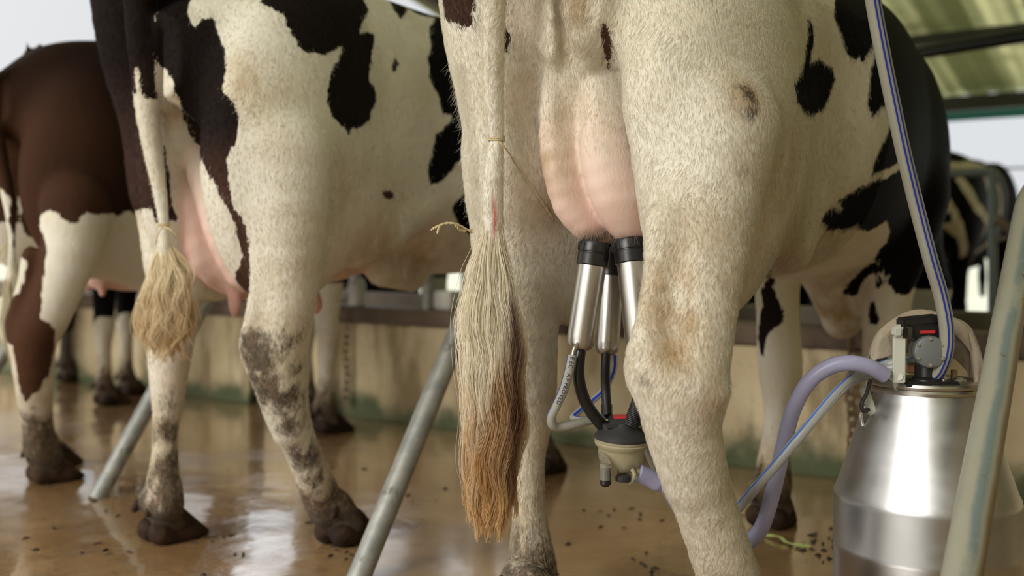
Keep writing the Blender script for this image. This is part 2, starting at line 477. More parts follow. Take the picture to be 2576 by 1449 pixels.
corr('roof', .6, 3.4, .42, 2.55, -4.1, 2.55)  # unseen extension added to keep light off the flank
nb = 3
for (p, dz, w, h) in ((10.35, -.13, .05, .07), (8.9, -.09, .03, .045), (7.5, -.09, .03, .045), (6.2, -.09, .03, .045), (4.6, -.12, .03, .045), (2.8, -.12, .03, .045), (1.2, -.12, .03, .045)):
    z = RZ0 + (RZ1 - RZ0) * (10.5 - p) / 5.2 if p > 5.3 else RZ1 + (2.5 - RZ1) * (5.3 - p) / 4.9
    m = MB(); barn_box(m, -6, 9, p - w, p + w, z + dz - h, z + dz + h); tag(m.build('trim_%d' % nb, MBEAM, smooth=False), kind='structure'); nb += 1
m = MB(); barn_box(m, -6, 9, 10.24, 10.29, 1.955, 2.035); tag(m.build('trim_%d' % nb, MTEAL, smooth=False), kind='structure'); nb += 1
for t in (-5.6, -1.2, 1.35, 5.2):     # rafters
    a, b_ = B(t, 10.4, RZ0 - .10), B(t, 5.3, RZ1 - .10); m = MB()
    m.box((a + b_) / 2, RT, b_ - a, (b_ - a).cross(RT), .05, (b_ - a).length / 2, .06)
    c, e = b_, B(t, .5, 2.4); m.box((c + e) / 2, RT, e - c, (e - c).cross(RT), .05, (e - c).length / 2, .06)
    tag(m.build('trim_%d' % nb, MBEAM, smooth=False), kind='structure'); nb += 1
for t in (-4.4, 5.2):                 # posts carrying the roof
    for p, z in ((10.3, 2.15), (5.75, 3.15)):
        m = MB(); m.tube([B(t, p, 0), B(t, p, z)], .05, 12); tag(m.build('pillar_%d' % nb, MBEAM), kind='structure'); nb += 1

# ------------------------------------------------------------------ implicit-surface sculpting
class SDF:
    def __init__(s, lo, hi, h):
        s.lo = np.array(lo, float); s.h = h
        s.n = np.ceil((np.array(hi) - s.lo) / h).astype(int) + 1
        s.F = np.full(s.n, .6, np.float32)
        s.ax = [(s.lo[i] + h * np.arange(s.n[i])).astype(np.float32) for i in range(3)]
    def _sub(s, lo, hi):
        sl = []
        for i in range(3):
            a = max(0, int((lo[i] - s.lo[i]) / s.h)); b = min(s.n[i], int((hi[i] - s.lo[i]) / s.h) + 2)
            if b <= a: return None
            sl.append(slice(a, b))
        return tuple(sl)
    def put(s, fn, lo, hi, k, mode='+'):
        mg = k * 1.2 + 3 * s.h
        sl = s._sub([x - mg for x in lo], [x + mg for x in hi])
        if sl is None: return
        X = s.ax[0][sl[0]][:, None, None]; Y = s.ax[1][sl[1]][None, :, None]; Z = s.ax[2][sl[2]][None, None, :]
        d = fn(X, Y, Z).astype(np.float32); A = s.F[sl]
        if mode == '+':
            h = np.clip(.5 + .5 * (d - A) / k, 0, 1); s.F[sl] = d * (1 - h) + A * h - k * h * (1 - h)
        elif mode == '-':
            d = -d; h = np.clip(.5 - .5 * (d - A) / k, 0, 1); s.F[sl] = d * (1 - h) + A * h + k * h * (1 - h)
        elif mode == '&':
            h = np.clip(.5 - .5 * (d - A) / k, 0, 1); s.F[sl] = d * (1 - h) + A * h + k * h * (1 - h)

def f_cone(a, b, ra, rb, sc=(1, 1, 1)):
    a = np.array(a, float); b = np.array(b, float); sc = np.array(sc, float)
    A = a / sc; Bv = b / sc; ab = Bv - A; L2 = float(ab @ ab) + 1e-12
    def fn(X, Y, Z):
        x, y, z = X / sc[0] - A[0], Y / sc[1] - A[1], Z / sc[2] - A[2]
        t = np.clip((x * ab[0] + y * ab[1] + z * ab[2]) / L2, 0, 1)
        return np.sqrt((x - t * ab[0]) ** 2 + (y - t * ab[1]) ** 2 + (z - t * ab[2]) ** 2) - (ra + (rb - ra) * t)
    mx = max(ra, rb) * sc
    return fn, np.minimum(a, b) - mx, np.maximum(a, b) + mx
def f_ell(c, r, tilt=0., roll=0.):        # radii along local x(v), y(u), z ; tilt pitches in the y-z plane, roll in the x-z plane
    c = np.array(c, float); r = np.array(r, float); ct, st = math.cos(tilt), math.sin(tilt); cr, sr = math.cos(roll), math.sin(roll)
    def fn(X, Y, Z):
        x, y, z = X - c[0], Y - c[1], Z - c[2]
        y2 = y * ct + z * st; z2 = -y * st + z * ct
        x2 = x * cr + z2 * sr; z3 = -x * sr + z2 * cr
        k0 = np.sqrt((x2 / r[0]) ** 2 + (y2 / r[1]) ** 2 + (z3 / r[2]) ** 2)
        k1 = np.sqrt((x2 / r[0] ** 2) ** 2 + (y2 / r[1] ** 2) ** 2 + (z3 / r[2] ** 2) ** 2) + 1e-9
        return k0 * (k0 - 1) / k1
    m_ = max(r); return fn, c - m_, c + m_
def f_torso(us, aw, zt, zb, vc=None):
    us, aw, zt, zb = map(lambda q: np.array(q, float), (us, aw, zt, zb)); vc = np.zeros_like(us) if vc is None else np.array(vc)
    def fn(X, Y, Z):
        y = Y[0, :, 0]
        fine = np.linspace(us[0], us[-1], 80)
        def sm(q):
            g = np.interp(fine, us, q); ker = np.hanning(17); ker /= ker.sum()
            g = np.convolve(np.pad(g, 8, mode='edge'), ker, 'valid'); return np.interp(y, fine, g)[None, :, None]
        a = sm(aw); t = sm(zt); b = sm(zb); cv = sm(vc)
        zc = (t + b) / 2 - .02; hb = (t - b) / 2
        hz = np.where(Z > zc, t - zc, zc - b)
        q = (np.abs((X - cv) / a) ** 2.3 + np.abs((Z - zc) / hz) ** 2.3) ** (1 / 2.3)
        d = (q - 1) * np.minimum(a, hb)
        cap = np.maximum(us[0] - Y, Y - us[-1])
        return np.maximum(d, cap)
    return fn, np.array([-aw.max(), us[0], zb.min()]), np.array([aw.max(), us[-1], zt.max()])

def nets(F, lo, h, smooth=2):
    Sg = F < 0
    c = np.zeros(tuple(x - 1 for x in F.shape), np.uint8)
    for i in (0, 1):
        for j in (0, 1):
            for k in (0, 1):
                c += Sg[i:F.shape[0] - 1 + i, j:F.shape[1] - 1 + j, k:F.shape[2] - 1 + k]
    act = (c > 0) & (c < 8); idx = np.argwhere(act)
    cv = np.stack([F[idx[:, 0] + i, idx[:, 1] + j, idx[:, 2] + k] for i in (0, 1) for j in (0, 1) for k in (0, 1)], 1)
    offs = np.array([(i, j, k) for i in (0, 1) for j in (0, 1) for k in (0, 1)], float)
    acc = np.zeros((len(idx), 3)); cnt = np.zeros(len(idx))
    for a in range(8):
        for b in range(a + 1, 8):
            if np.abs(offs[a] - offs[b]).sum() != 1: continue
            va, vb = cv[:, a], cv[:, b]; mk = (va < 0) != (vb < 0)
            t = np.where(mk, va / np.where(mk, va - vb, 1), 0)[:, None]
            acc += np.where(mk[:, None], offs[a] + (offs[b] - offs[a]) * t, 0); cnt += mk
    V = (idx + acc / cnt[:, None]) * h + lo
    vid = np.full(act.shape, -1, np.int64); vid[act] = np.arange(len(idx))
    quads = []
    for ax in range(3):
        s0 = [slice(None)] * 3; s1 = [slice(None)] * 3; s0[ax] = slice(0, -1); s1[ax] = slice(1, None)
        e = np.argwhere(Sg[tuple(s0)] != Sg[tuple(s1)]); o1, o2 = [q for q in range(3) if q != ax]
        mxs = np.array(act.shape)
        ok = (e[:, o1] > 0) & (e[:, o2] > 0) & (e[:, o1] < mxs[o1]) & (e[:, o2] < mxs[o2]); e = e[ok]
        sg = Sg[e[:, 0], e[:, 1], e[:, 2]]
        def cid(d1, d2):
            q = e.copy(); q[:, o1] -= d1; q[:, o2] -= d2; return vid[q[:, 0], q[:, 1], q[:, 2]]
        q = np.stack([cid(1, 1), cid(0, 1), cid(0, 0), cid(1, 0)], 1)
        flip = sg if ax != 1 else ~sg
        q[~flip] = q[~flip][:, ::-1]
        quads.append(q)
    Q = np.concatenate(quads)
    for _ in range(smooth):
        s = np.zeros_like(V); n = np.zeros(len(V))
        for a, b in ((0, 1), (1, 2), (2, 3), (3, 0)):
            for i, j in ((a, b), (b, a)):
                for k in range(3): s[:, k] += np.bincount(Q[:, i], V[Q[:, j], k], len(V))
                n += np.bincount(Q[:, i], minlength=len(V))
        V = .5 * V + .5 * s / np.maximum(n, 1)[:, None]
    return V, Q
def mesh_np(name, V, Q):
    me = bpy.data.meshes.new(name)
    me.vertices.add(len(V)); me.vertices.foreach_set('co', V.astype(np.float32).ravel())
    me.loops.add(Q.size); me.loops.foreach_set('vertex_index', Q.astype(np.int32).ravel())
    me.polygons.add(len(Q)); me.polygons.foreach_set('loop_start', np.arange(0, Q.size, 4, dtype=np.int32))
    me.polygons.foreach_set('use_smooth', np.ones(len(Q), bool))
    me.update(calc_edges=True); me.validate()
    return me
def vnormals(V, Q):
    fn = np.cross(V[Q[:, 2]] - V[Q[:, 0]], V[Q[:, 3]] - V[Q[:, 1]])
    N = np.zeros_like(V)
    for a in range(4):
        for k in range(3): N[:, k] += np.bincount(Q[:, a], fn[:, k], len(V))
    return N / (np.linalg.norm(N, axis=1)[:, None] + 1e-12)
def poly_sd(pts, poly):
    """signed distance (positive inside) of 2-D points to a closed polygon"""
    n = len(poly); d = np.full(len(pts), 1e9); ins = np.zeros(len(pts), bool)
    for i in range(n):
        a = poly[i]; b = poly[(i + 1) % n]; e = b - a; w = pts - a
        t = np.clip((w @ e) / max(e @ e, 1e-12), 0, 1); q = w - t[:, None] * e
        d = np.minimum(d, (q ** 2).sum(1))
        cnd = (a[1] > pts[:, 1]) != (b[1] > pts[:, 1])
        xx = a[0] + (pts[:, 1] - a[1]) * (b[0] - a[0]) / (b[1] - a[1] if abs(b[1] - a[1]) > 1e-12 else 1e-12)
        ins ^= cnd & (pts[:, 0] < xx)
    return np.where(ins, 1, -1) * np.sqrt(d)

class Cow:
    """a cow built in its own frame: x to its right, y forward, z up, origin on the ground between the hind feet"""
    def __init__(s, O, h, lo=(-.50, -.40, 0), hi=(.50, 2.3, 1.55), phi=PHI, mirror=False):
        s.O = Vector((O[0], O[1], 0)); s.phi = phi
        s.M = Matrix.Translation(s.O) @ Matrix.Rotation(-phi, 4, 'Z'); s.MI = s.M.inverted()
        s.g = SDF(lo, hi, h); s.udd = []; s.teat = []; s.pink_top = 1.12
    def L(s, px, py, d): return tuple(s.MI @ P(px, py, d))
    def cone(s, a, b, ra, rb, k=.03, sc=(1, 1, 1), mode='+', ud=None):
        f = f_cone(a, b, ra, rb, sc); s.g.put(*f, k, mode)
        if ud is not None: ud.append(f[0])
    def ell(s, c, r, tilt=0, roll=0, k=.04, mode='+', ud=None):
        f = f_ell(c, r, tilt, roll); s.g.put(*f, k, mode)
        if ud is not None: ud.append(f[0])
    def multi(s, q, k, sc=(1, 1, 1), mode='+', ud=None):
        fs = [f_cone(q[i][:3], q[i + 1][:3], q[i][3], q[i + 1][3], sc) for i in range(len(q) - 1)]
        def fn(X, Y, Z):
            r = fs[0][0](X, Y, Z)
            for f in fs[1:]:          # joints of one limb: a plain union with a hair of rounding
                d = f[0](X, Y, Z); h = np.clip(.5 + .5 * (d - r) / .004, 0, 1); r = d * (1 - h) + r * h - .004 * h * (1 - h)
            return r
        s.g.put(fn, np.min([f[1] for f in fs], 0), np.max([f[2] for f in fs], 0), k, mode)
        if ud is not None: ud.append(fn)
    def pchain(s, pts, k=.02, sc=(1, 1, 1), shift=(0, 0, 0), ud=None, mode='+'):
        q = []
        for (px, py, d, hw) in pts:
            l = s.L(px, py, d); q.append(tuple(l[i] + shift[i] for i in range(3)) + (hw * d / FPX,))
        # resample smoothly so the limb has no kinks
        V4 = np.array(q); n = len(V4)
        if n > 2:
            ext = np.vstack([2 * V4[0] - V4[1], V4, 2 * V4[-1] - V4[-2]]); out = []
            for i in range(1, n):
                a, b, c, e = ext[i - 1], ext[i], ext[i + 1], ext[i + 2]
                for t in (0, .5):
                    out.append(.5 * (2 * b + (c - a) * t + (2 * a - 5 * b + 4 * c - e) * t * t + (3 * b - a - 3 * c + e) * t ** 3))
            out.append(V4[-1]); V4 = np.array(out); V4[:, 3] = np.maximum(V4[:, 3], .001)
        s.multi([tuple(v) for v in V4], k, sc, mode, ud)
        return V4
    def lchain(s, pts, k=.02, sc=(1, 1, 1)):
        s.multi(pts, k, sc)
    def torso(s, us, aw, zt, zb, k=.05, vc=None):
        f = f_torso(us, aw, zt, zb, vc); s.g.put(*f, k)
    def fetlock(s, x, y, lean=0.0, dirn=0., scale=1., up=.10):
        """pastern joint above a hoof standing at x, y"""
        c, sn = math.cos(dirn), math.sin(dirn)
        R = lambda lx, ly, z: (x + (lx * c + ly * sn) * scale, y + (-lx * sn + ly * c) * scale, z * scale)
        for sx in (-.024, .024):
            s.cone(R(sx * .75, -.035, .105), R(sx, .0, .055), .034 * scale, .032 * scale, .02)
            s.cone(R(sx, -.03, .035), R(sx, .0, .05), .026 * scale, .03 * scale, .015)
            s.cone(R(sx * 1.0, -.050, .118), R(sx * 1.1, -.062, .10), .014 * scale, .012 * scale, .012)
        s.feet = getattr(s, 'feet', []) + [(x, y, dirn, scale)]
    def finish(s, name, label, material, res_smooth=2):
        V, Q = nets(s.g.F, s.g.lo, s.g.h, res_smooth)
        s.g.F = None
        s.V, s.Q = V, Q; s.N = vnormals(V, Q)
        s.me = mesh_np('body', V, Q)
        s.root = empty(name, s.O, -s.phi); tag(s.root, label, 'cow')
        s.body = link('body', s.me, material, s.root)
        n = len(V); s.pat = np.full(n, -.2); s.tone = np.zeros(n); s.pink = np.zeros(n); s.dirt = np.zeros(n); s.red = np.zeros(n); s.stain = np.zeros(n)
        if s.udd:
            X, Y, Z = (V[:, i][:, None, None] for i in range(3))
            dd = np.min([f(X, Y, Z)[:, 0, 0] for f in s.udd], 0); s.pink = np.clip(1 - (dd - .002) / .012, 0, 1) * np.clip((s.pink_top - V[:, 2]) / .34, 0, 1.0)
        if s.teat:
            X, Y, Z = (V[:, i][:, None, None] for i in range(3))
            dd = np.min([f(X, Y, Z)[:, 0, 0] for f in s.teat], 0); s.pink = np.maximum(s.pink, np.clip(1 - (dd) / .02, 0, 1))
            s.red = np.maximum(s.red, .32 * np.clip(1 - (dd) / .02, 0, 1))
        for (x, y, dr, sc) in getattr(s, 'feet', []):
            w = np.exp(-(((V[:, 0] - x) / .14) ** 4 + ((V[:, 1] - y) / .20) ** 4 + ((V[:, 2]) / .17) ** 2)); s.dirt = np.maximum(s.dirt, w * 1.12)
            w = np.exp(-(((V[:, 0] - x) / .14) ** 4 + ((V[:, 1] - y) / .30) ** 4 + ((V[:, 2]) / .34) ** 2)); s.stain = np.maximum(s.stain, w * .75)
        s.bvh = BVHTree.FromPolygons([tuple(v) for v in V], [tuple(q) for q in Q])
        s._hoofs()
    def hit(s, px, py):
        c = Vector((0, 0, CAM_H)); o = s.MI @ c; dr = (s.MI.to_3x3() @ (P(px, py, 1.0) - c)).normalized()
        r = s.bvh.ray_cast(o, dr); return (r[0], r[1], o, dr)
    def patch(s, poly, tone=0., n=None, depth=.30, grow=0., target='pat', val=None):
        pl = []                       # a patch that runs on above the picture is closed with a rounded top
        for i, p in enumerate(poly):
            pl.append(p); q = poly[(i + 1) % len(poly)]
            if p[1] == -60 and q[1] == -60:
                w = abs(q[0] - p[0])
                for t in (.15, .35, .5, .7, .88): pl.append((p[0] + (q[0] - p[0]) * t + w * .05 * math.sin(t * 17), -60 - math.sin(t * math.pi) * min(w * .55, 120) - 10 * math.sin(t * 23)))
        hs = [s.hit(*p) for p in pl]
        good = [(h[0], h[1]) for h in hs if h[0] is not None]
        if len(good) < 2: return
        if n is None:
            nn = sum((g[1] for g in good), Vector()); nn = nn.normalized()
        else: nn = Vector(n).normalized()
        cen = sum((g[0] for g in good), Vector()) / len(good)
        e1 = nn.cross(Vector((0, 0, 1))); e1 = e1.normalized() if e1.length > .1 else Vector((1, 0, 0)); e2 = nn.cross(e1)
        P2 = []
        for h in hs:
            q = h[0]
            if q is None:
                den = h[3].dot(nn); q = h[2] + h[3] * ((cen - h[2]).dot(nn) / den if abs(den) > .05 else cen.length)
            P2.append(((q - cen).dot(e1), (q - cen).dot(e2)))
        P2 = np.array(P2); W = s.V - np.array(cen); A = np.array([e1, e2, nn])
        uv = W @ A.T; mk = (np.abs(uv[:, 2]) < depth) & (s.N @ np.array(nn) > -.25)
        lo = P2.min(0) - .05; hi = P2.max(0) + .05
        mk &= (uv[:, 0] > lo[0]) & (uv[:, 0] < hi[0]) & (uv[:, 1] > lo[1]) & (uv[:, 1] < hi[1])
        ids = np.nonzero(mk)[0]
        if not len(ids): return
        sd = poly_sd(uv[ids, :2], P2) + grow
        if target == 'pat':
            up = sd > s.pat[ids]; s.pat[ids] = np.maximum(s.pat[ids], sd); s.tone[ids[up]] = np.where(sd[up] > -.03, tone, s.tone[ids[up]])
        elif target == 'white':
            s.pat[ids] = np.minimum(s.pat[ids], -sd)
        else:
            a = getattr(s, target); a[ids] = np.maximum(a[ids], np.clip(sd / .006 + .5, 0, 1) * (1 if val is None else val))
    def blob(s, target, items):
        a = getattr(s, target); rb = random.Random(5)
        for (px, py, rad, amt) in items:
            if target == 'dirt': px += rb.uniform(-10, 10); py += rb.uniform(-12, 12); amt = min(amt * .74, .72); rad *= rb.uniform(.9, 1.35)
            h = s.hit(px, py)
            if h[0] is None: continue
            d2 = ((s.V - np.array(h[0])) ** 2).sum(1); a[:] = np.maximum(a, amt * np.exp(-d2 / (rad * rad)))
    def lblob(s, target, items):
        a = getattr(s, target)
        for (c, r, amt) in items:
            d2 = (((s.V - np.array(c)) / np.array(r)) ** 2).sum(1); a[:] = np.maximum(a, amt * np.exp(-d2))
    def commit(s):
        for nm in ('pat', 'tone', 'pink', 'dirt', 'red', 'stain'):
            at = s.me.attributes.new(nm, 'FLOAT', 'POINT'); at.data.foreach_set('value', getattr(s, nm).astype(np.float32))
    def _hoofs(s):
        for (x, y, dr, sc) in getattr(s, 'feet', []):
            c, sn = math.cos(dr), math.sin(dr)
            R = lambda lx, ly, z: (x + (lx * c + ly * sn) * sc, y + (-lx * sn + ly * c) * sc, z * sc)
            g = SDF((x - .11 * sc, y - .13 * sc, -.02), (x + .11 * sc, y + .16 * sc, .13 * sc), .004 * max(1, s.g.h / .008))
            for sx in (-.030, .030):
                g.put(*f_cone(R(sx * .95, -.038, .032), R(sx * .95, .050, .010), .031 * sc, .025 * sc), .008)
                g.put(*f_cone(R(sx * .9, .008, .062), R(sx * .82, .088, .006), .029 * sc, .015 * sc), .008)
            for sx in (-.034, .034):
                g.put(*f_cone(R(sx * .9, -.064, .106), R(sx * 1.0, -.076, .088), .013 * sc, .009 * sc), .004)
            g.put(*(lambda: ((lambda X, Y, Z: (.001 - Z) + 0 * X + 0 * Y), np.array([x - .2, y - .2, -.1]), np.array([x + .2, y + .3, .2])))(), .002, '&')
            V, Q = nets(g.F, g.lo, g.h, 1)
            link('hoof', mesh_np('hoof', V, Q), MHOOF, s.root)

def strands(name, parent, curves_pts, radii, cols, kind='stuff', label=None):
    """curves_pts: (n, k, 3) in the parent's frame; cols (n,k,3)"""
    n, k, _ = curves_pts.shape
    hc = bpy.data.hair_curves.new(name); hc.add_curves([k] * n)
    hc.attributes['position'].data.foreach_set('vector', curves_pts.astype(np.float32).ravel()) if 'position' in hc.attributes else None
    ra = hc.attributes.get('radius') or hc.attributes.new('radius', 'FLOAT', 'POINT')
    ra.data.foreach_set('value', np.broadcast_to(radii, (n, k)).astype(np.float32).ravel())
    ca = hc.attributes.new('hcol', 'FLOAT_COLOR', 'POINT')
    c4 = np.concatenate([cols, np.ones((n, k, 1))], 2).astype(np.float32); ca.data.foreach_set('color', c4.ravel())
    o = link(name, hc, MHAIR, parent)
    if kind: o['kind'] = kind
    if label: o['label'] = label
    return o
def coat_fur(cow, count, length, lo, hi, rad=.00022, facing=True, seed=3):
    rg = np.random.default_rng(seed); V, Q, N = cow.V, cow.Q, cow.N
    fc = V[Q].mean(1); ar = np.linalg.norm(np.cross(V[Q[:, 2]] - V[Q[:, 0]], V[Q[:, 3]] - V[Q[:, 1]]), axis=1)
    ok = np.all((fc > np.array(lo)) & (fc < np.array(hi)), 1)
    w = ar * ok * np.clip(1 - cow.pink[Q[:, 0]] * 1.7, 0, 1) * np.clip(1.15 - cow.dirt[Q[:, 0]] * 1.35, .04, 1) * (cow.red[Q[:, 0]] < .2); w /= w.sum(); fi = rg.choice(len(Q), count, p=w)
    ab = rg.random((count, 2))
    q = V[Q[fi]]; p = (q[:, 0] * ((1 - ab[:, 0]) * (1 - ab[:, 1]))[:, None] + q[:, 1] * (ab[:, 0] * (1 - ab[:, 1]))[:, None]
                      + q[:, 2] * (ab[:, 0] * ab[:, 1])[:, None] + q[:, 3] * ((1 - ab[:, 0]) * ab[:, 1])[:, None])
    vi = Q[fi, 0]; nn = N[vi]
    dn = np.array([0, -.25, -1.]) + rg.normal(0, .12, (count, 3)); dn -= nn * (dn * nn).sum(1)[:, None]; dn /= np.linalg.norm(dn, axis=1)[:, None] + 1e-9
    fl_ = np.sin(p[:, 2:3] * 60 + p[:, 0:1] * 35) * .25 + np.sin(p[:, 1:2] * 48 + p[:, 2:3] * 22) * .25
    sd = np.cross(nn, dn); dn = dn + sd * (fl_ + rg.normal(0, .18, (count, 1)))
    Ls = length * rg.uniform(.55, 1.25, (count, 1)); lift = rg.uniform(.14, .42, (count, 1))
    pts = np.stack([p - nn * .0008, p + dn * Ls * .5 + nn * Ls * lift * .55, p + dn * Ls + nn * Ls * lift * .6], 1)
    jit = rg.normal(0, .0045, count)
    dark = (cow.pat[vi] + jit) > 0; tone = cow.tone[vi]
    lc = np.array([.80, .775, .695]) * rg.uniform(.82, 1.10, (count, 1))
    tn = rg.random(count)[:, None] < .10; lc = np.where(tn, lc * np.array([.85, .70, .48]), lc)
    dd = np.clip(cow.dirt[vi][:, None] * 1.1 - rg.random((count, 1)) * .5, 0, 1); lc = lc * (1 - dd) + np.array([.17, .12, .075]) * dd
    ss = np.clip(cow.stain[vi][:, None] * rg.random((count, 1)), 0, 1); lc = lc * (1 - ss) + np.array([.46, .33, .17]) * ss
    rr = np.clip(cow.red[vi][:, None], 0, 1); lc = lc * (1 - rr) + np.array([.55, .13, .12]) * rr
    dc = np.array([.005, .005, .0055]) * (1 - tone[:, None]) + np.array([.085, .042, .030]) * tone[:, None]
    c = np.where(dark[:, None], dc, lc); c = np.repeat(c[:, None, :], 3, 1)
    r = rad * rg.uniform(.6, 1.2, (count, 1)) * np.array([[1., .8, .2]])
    return strands('coat_fur', cow.root, pts, r, c)


# ================================================================== COW 1 : the cow being milked
def std_torso(c, s=1.0, w=1.0, zb=0., top=1.44):
    us = [-.17, -.08, .05, .30, .60, .90, 1.20, 1.45, 1.62]
    aw = [.05, .15, .215, .265, .31, .34, .315, .25, .14]
    zt = [1.20, 1.33, 1.39, 1.42, 1.40, 1.39, 1.41, 1.40, 1.30]
    b = [1.14, 1.06, .95, .79, .70, .68, .69, .72, .85]
    c.torso([u * s for u in us], [a * s * w for a in aw], [z - 1.42 + top for z in zt], [z + zb for z in b])

HR = 0.0056
c1 = Cow((.19, 2.0), HR, lo=(-.46, -.34, -.01), hi=(.46, 2.28, 1.56))
std_torso(c1, 1.0, 1.0, 0.0, 1.52)
# hind quarters
c1.ell((.165, .10, 1.02), (.155, .27, .40), tilt=-.12, k=.05)
c1.ell((-.145, .14, 1.02), (.130, .25, .42), tilt=-.12, k=.05)
c1.pchain([(1240, -120, 2.0, 128), (1246, 0, 2.0, 128), (1258, 100, 2.01, 127), (1281, 200, 2.02, 127), (1298, 300, 2.03, 124), (1306, 400, 2.04, 119), (1308, 480, 2.05, 114)], .04, sc=(1, 1.2, 1))
c1.ell((.19, .27, .93), (.09, .15, .20), tilt=.45, k=.06)
c1.ell((-.17, .22, .90), (.09, .14, .20), tilt=.45, k=.06)
# near (right) hind leg
c1.pchain([(1790, 330, 1.84, 165), (1768, 500, 1.79, 140), (1762, 650, 1.74, 118), (1755, 780, 1.70, 96), (1745, 880, 1.68, 92), (1722, 960, 1.67, 100),
           (1715, 1010, 1.67, 92), (1726, 1090, 1.69, 86), (1752, 1200, 1.72, 76), (1790, 1320, 1.76, 74), (1832, 1449, 1.80, 74), (1862, 1560, 1.84, 76)], .03)
c1.pchain([(1668, 560, 1.72, 46), (1662, 680, 1.70, 40), (1640, 790, 1.68, 36), (1634, 880, 1.665, 50), (1640, 935, 1.665, 52)], .03)          # tendon and point of hock
c1.pchain([(1640, 935, 1.665, 48), (1690, 1060, 1.68, 50), (1735, 1200, 1.71, 50)], .04)
c1.pchain([(1797, 985, 1.66, 30), (1792, 1020, 1.67, 24)], .03)
c1.pchain([(1702, 640, 1.66, 14), (1700, 720, 1.64, 24), (1702, 800, 1.62, 26), (1708, 880, 1.61, 16)], .035, mode='-')            # hollow before the tendon
f = c1.L(1862, 1686, 1.85); c1.fetlock(f[0], f[1], dirn=.08)
# far (left) hind leg
c1.pchain([(1290, 400, 2.04, 120), (1300, 600, 2.08, 112), (1304, 750, 2.10, 100), (1318, 880, 2.10, 82), (1328, 970, 2.10, 70), (1333, 1060, 2.10, 54),
           (1330, 1140, 2.10, 40), (1330, 1220, 2.10, 38), (1332, 1310, 2.10, 42), (1338, 1400, 2.10, 56), (1342, 1450, 2.10, 62)], .03)
f = c1.L(1346, 1590, 2.07); c1.fetlock(f[0], f[1], dirn=.05)
# fore legs
c1.pchain([(1965, 600, 2.86, 75), (1955, 700, 2.84, 58), (1957, 800, 2.83, 52), (1960, 870, 2.83, 54), (1963, 935, 2.83, 54), (1960, 990, 2.83, 42), (1955, 1050, 2.83, 32),
           (1950, 1110, 2.83, 34), (1946, 1170, 2.83, 42), (1946, 1215, 2.83, 46)], .025)
f = c1.L(1948, 1310, 2.86); c1.fetlock(f[0], f[1] - .02)
c1.pchain([(2262, 500, 2.98, 105), (2245, 620, 3.0, 78), (2235, 720, 3.0, 62), (2226, 820, 3.0, 54), (2222, 910, 3.0, 50), (2222, 980, 3.0, 40), (2222, 1060, 3.0, 30), (2222, 1150, 3.0, 34), (2222, 1200, 3.0, 42)], .03)
f = c1.L(2222, 1284, 3.03); c1.fetlock(f[0], f[1] - .02)
# shoulders, brisket, neck and head reaching down into the trough
c1.ell((.20, 1.42, 1.02), (.11, .20, .30), tilt=-.15, k=.08)
c1.ell((-.20, 1.35, 1.02), (.11, .20, .30), tilt=-.15, k=.08)
c1.cone((0, 1.34, .76), (0.01, 1.41, .555), .13, .068, k=.07, sc=(.9, 1.2, 1))
c1.cone((.02, 1.50, 1.12), (.06, 1.95, .86), .21, .135, k=.08, sc=(.8, 1, 1.1))
c1.cone((.06, 1.95, .86), (.08, 2.16, .62), .105, .075, k=.05)
c1.cone((.08, 2.16, .62), (.08, 2.19, .52), .075, .060, k=.04)
# flank fold between thigh and belly
c1.cone((.20, .42, .76), (.245, .62, .93), .05, .03, k=.07)
c1.cone((-.20, .42, .76), (-.245, .62, .93), .05, .03, k=.07)
# the space between the thighs, filled by the udder
c1.pchain([(1436, 0, 1.80, 8), (1442, 100, 1.80, 30), (1452, 190, 1.81, 62), (1470, 300, 1.86, 88), (1488, 400, 1.86, 104), (1505, 520, 1.88, 112), (1515, 640, 1.90, 108), (1500, 760, 1.90, 95)], .045, sc=(1, 3.2, 1), mode='-')
c1.pchain([(1436, -80, 1.86, 62), (1440, 40, 1.875, 58), (1446, 150, 1.90, 52), (1452, 260, 1.935, 40)], .05, sc=(1, 1.3, 1))
# udder: two rear quarters with a cleft, full and long
UD = c1.udd
c1.pchain([(1412, 60, 1.95, 22), (1400, 140, 1.93, 42), (1398, 230, 1.92, 48), (1404, 340, 1.91, 54), (1418, 430, 1.91, 58), (1443, 515, 1.92, 58), (1470, 562, 1.92, 50)], .008, sc=(1, 2.2, 1), shift=(0, .045, 0), ud=UD)
c1.pchain([(1470, 60, 1.94, 26), (1482, 140, 1.93, 50), (1500, 230, 1.915, 66), (1520, 340, 1.90, 75), (1536, 420, 1.895, 80), (1558, 500, 1.895, 77), (1572, 555, 1.90, 62)], .008, sc=(1, 1.9, 1), shift=(0, .045, 0), ud=UD)
c1.ell((0.02, .36, .86), (.125, .20, .13), k=.03, ud=UD)
# the groove below the tail
c1.cone((.005, -.19, 1.26), (.005, -.145, 1.0), .010, .012, k=.035, mode='-')
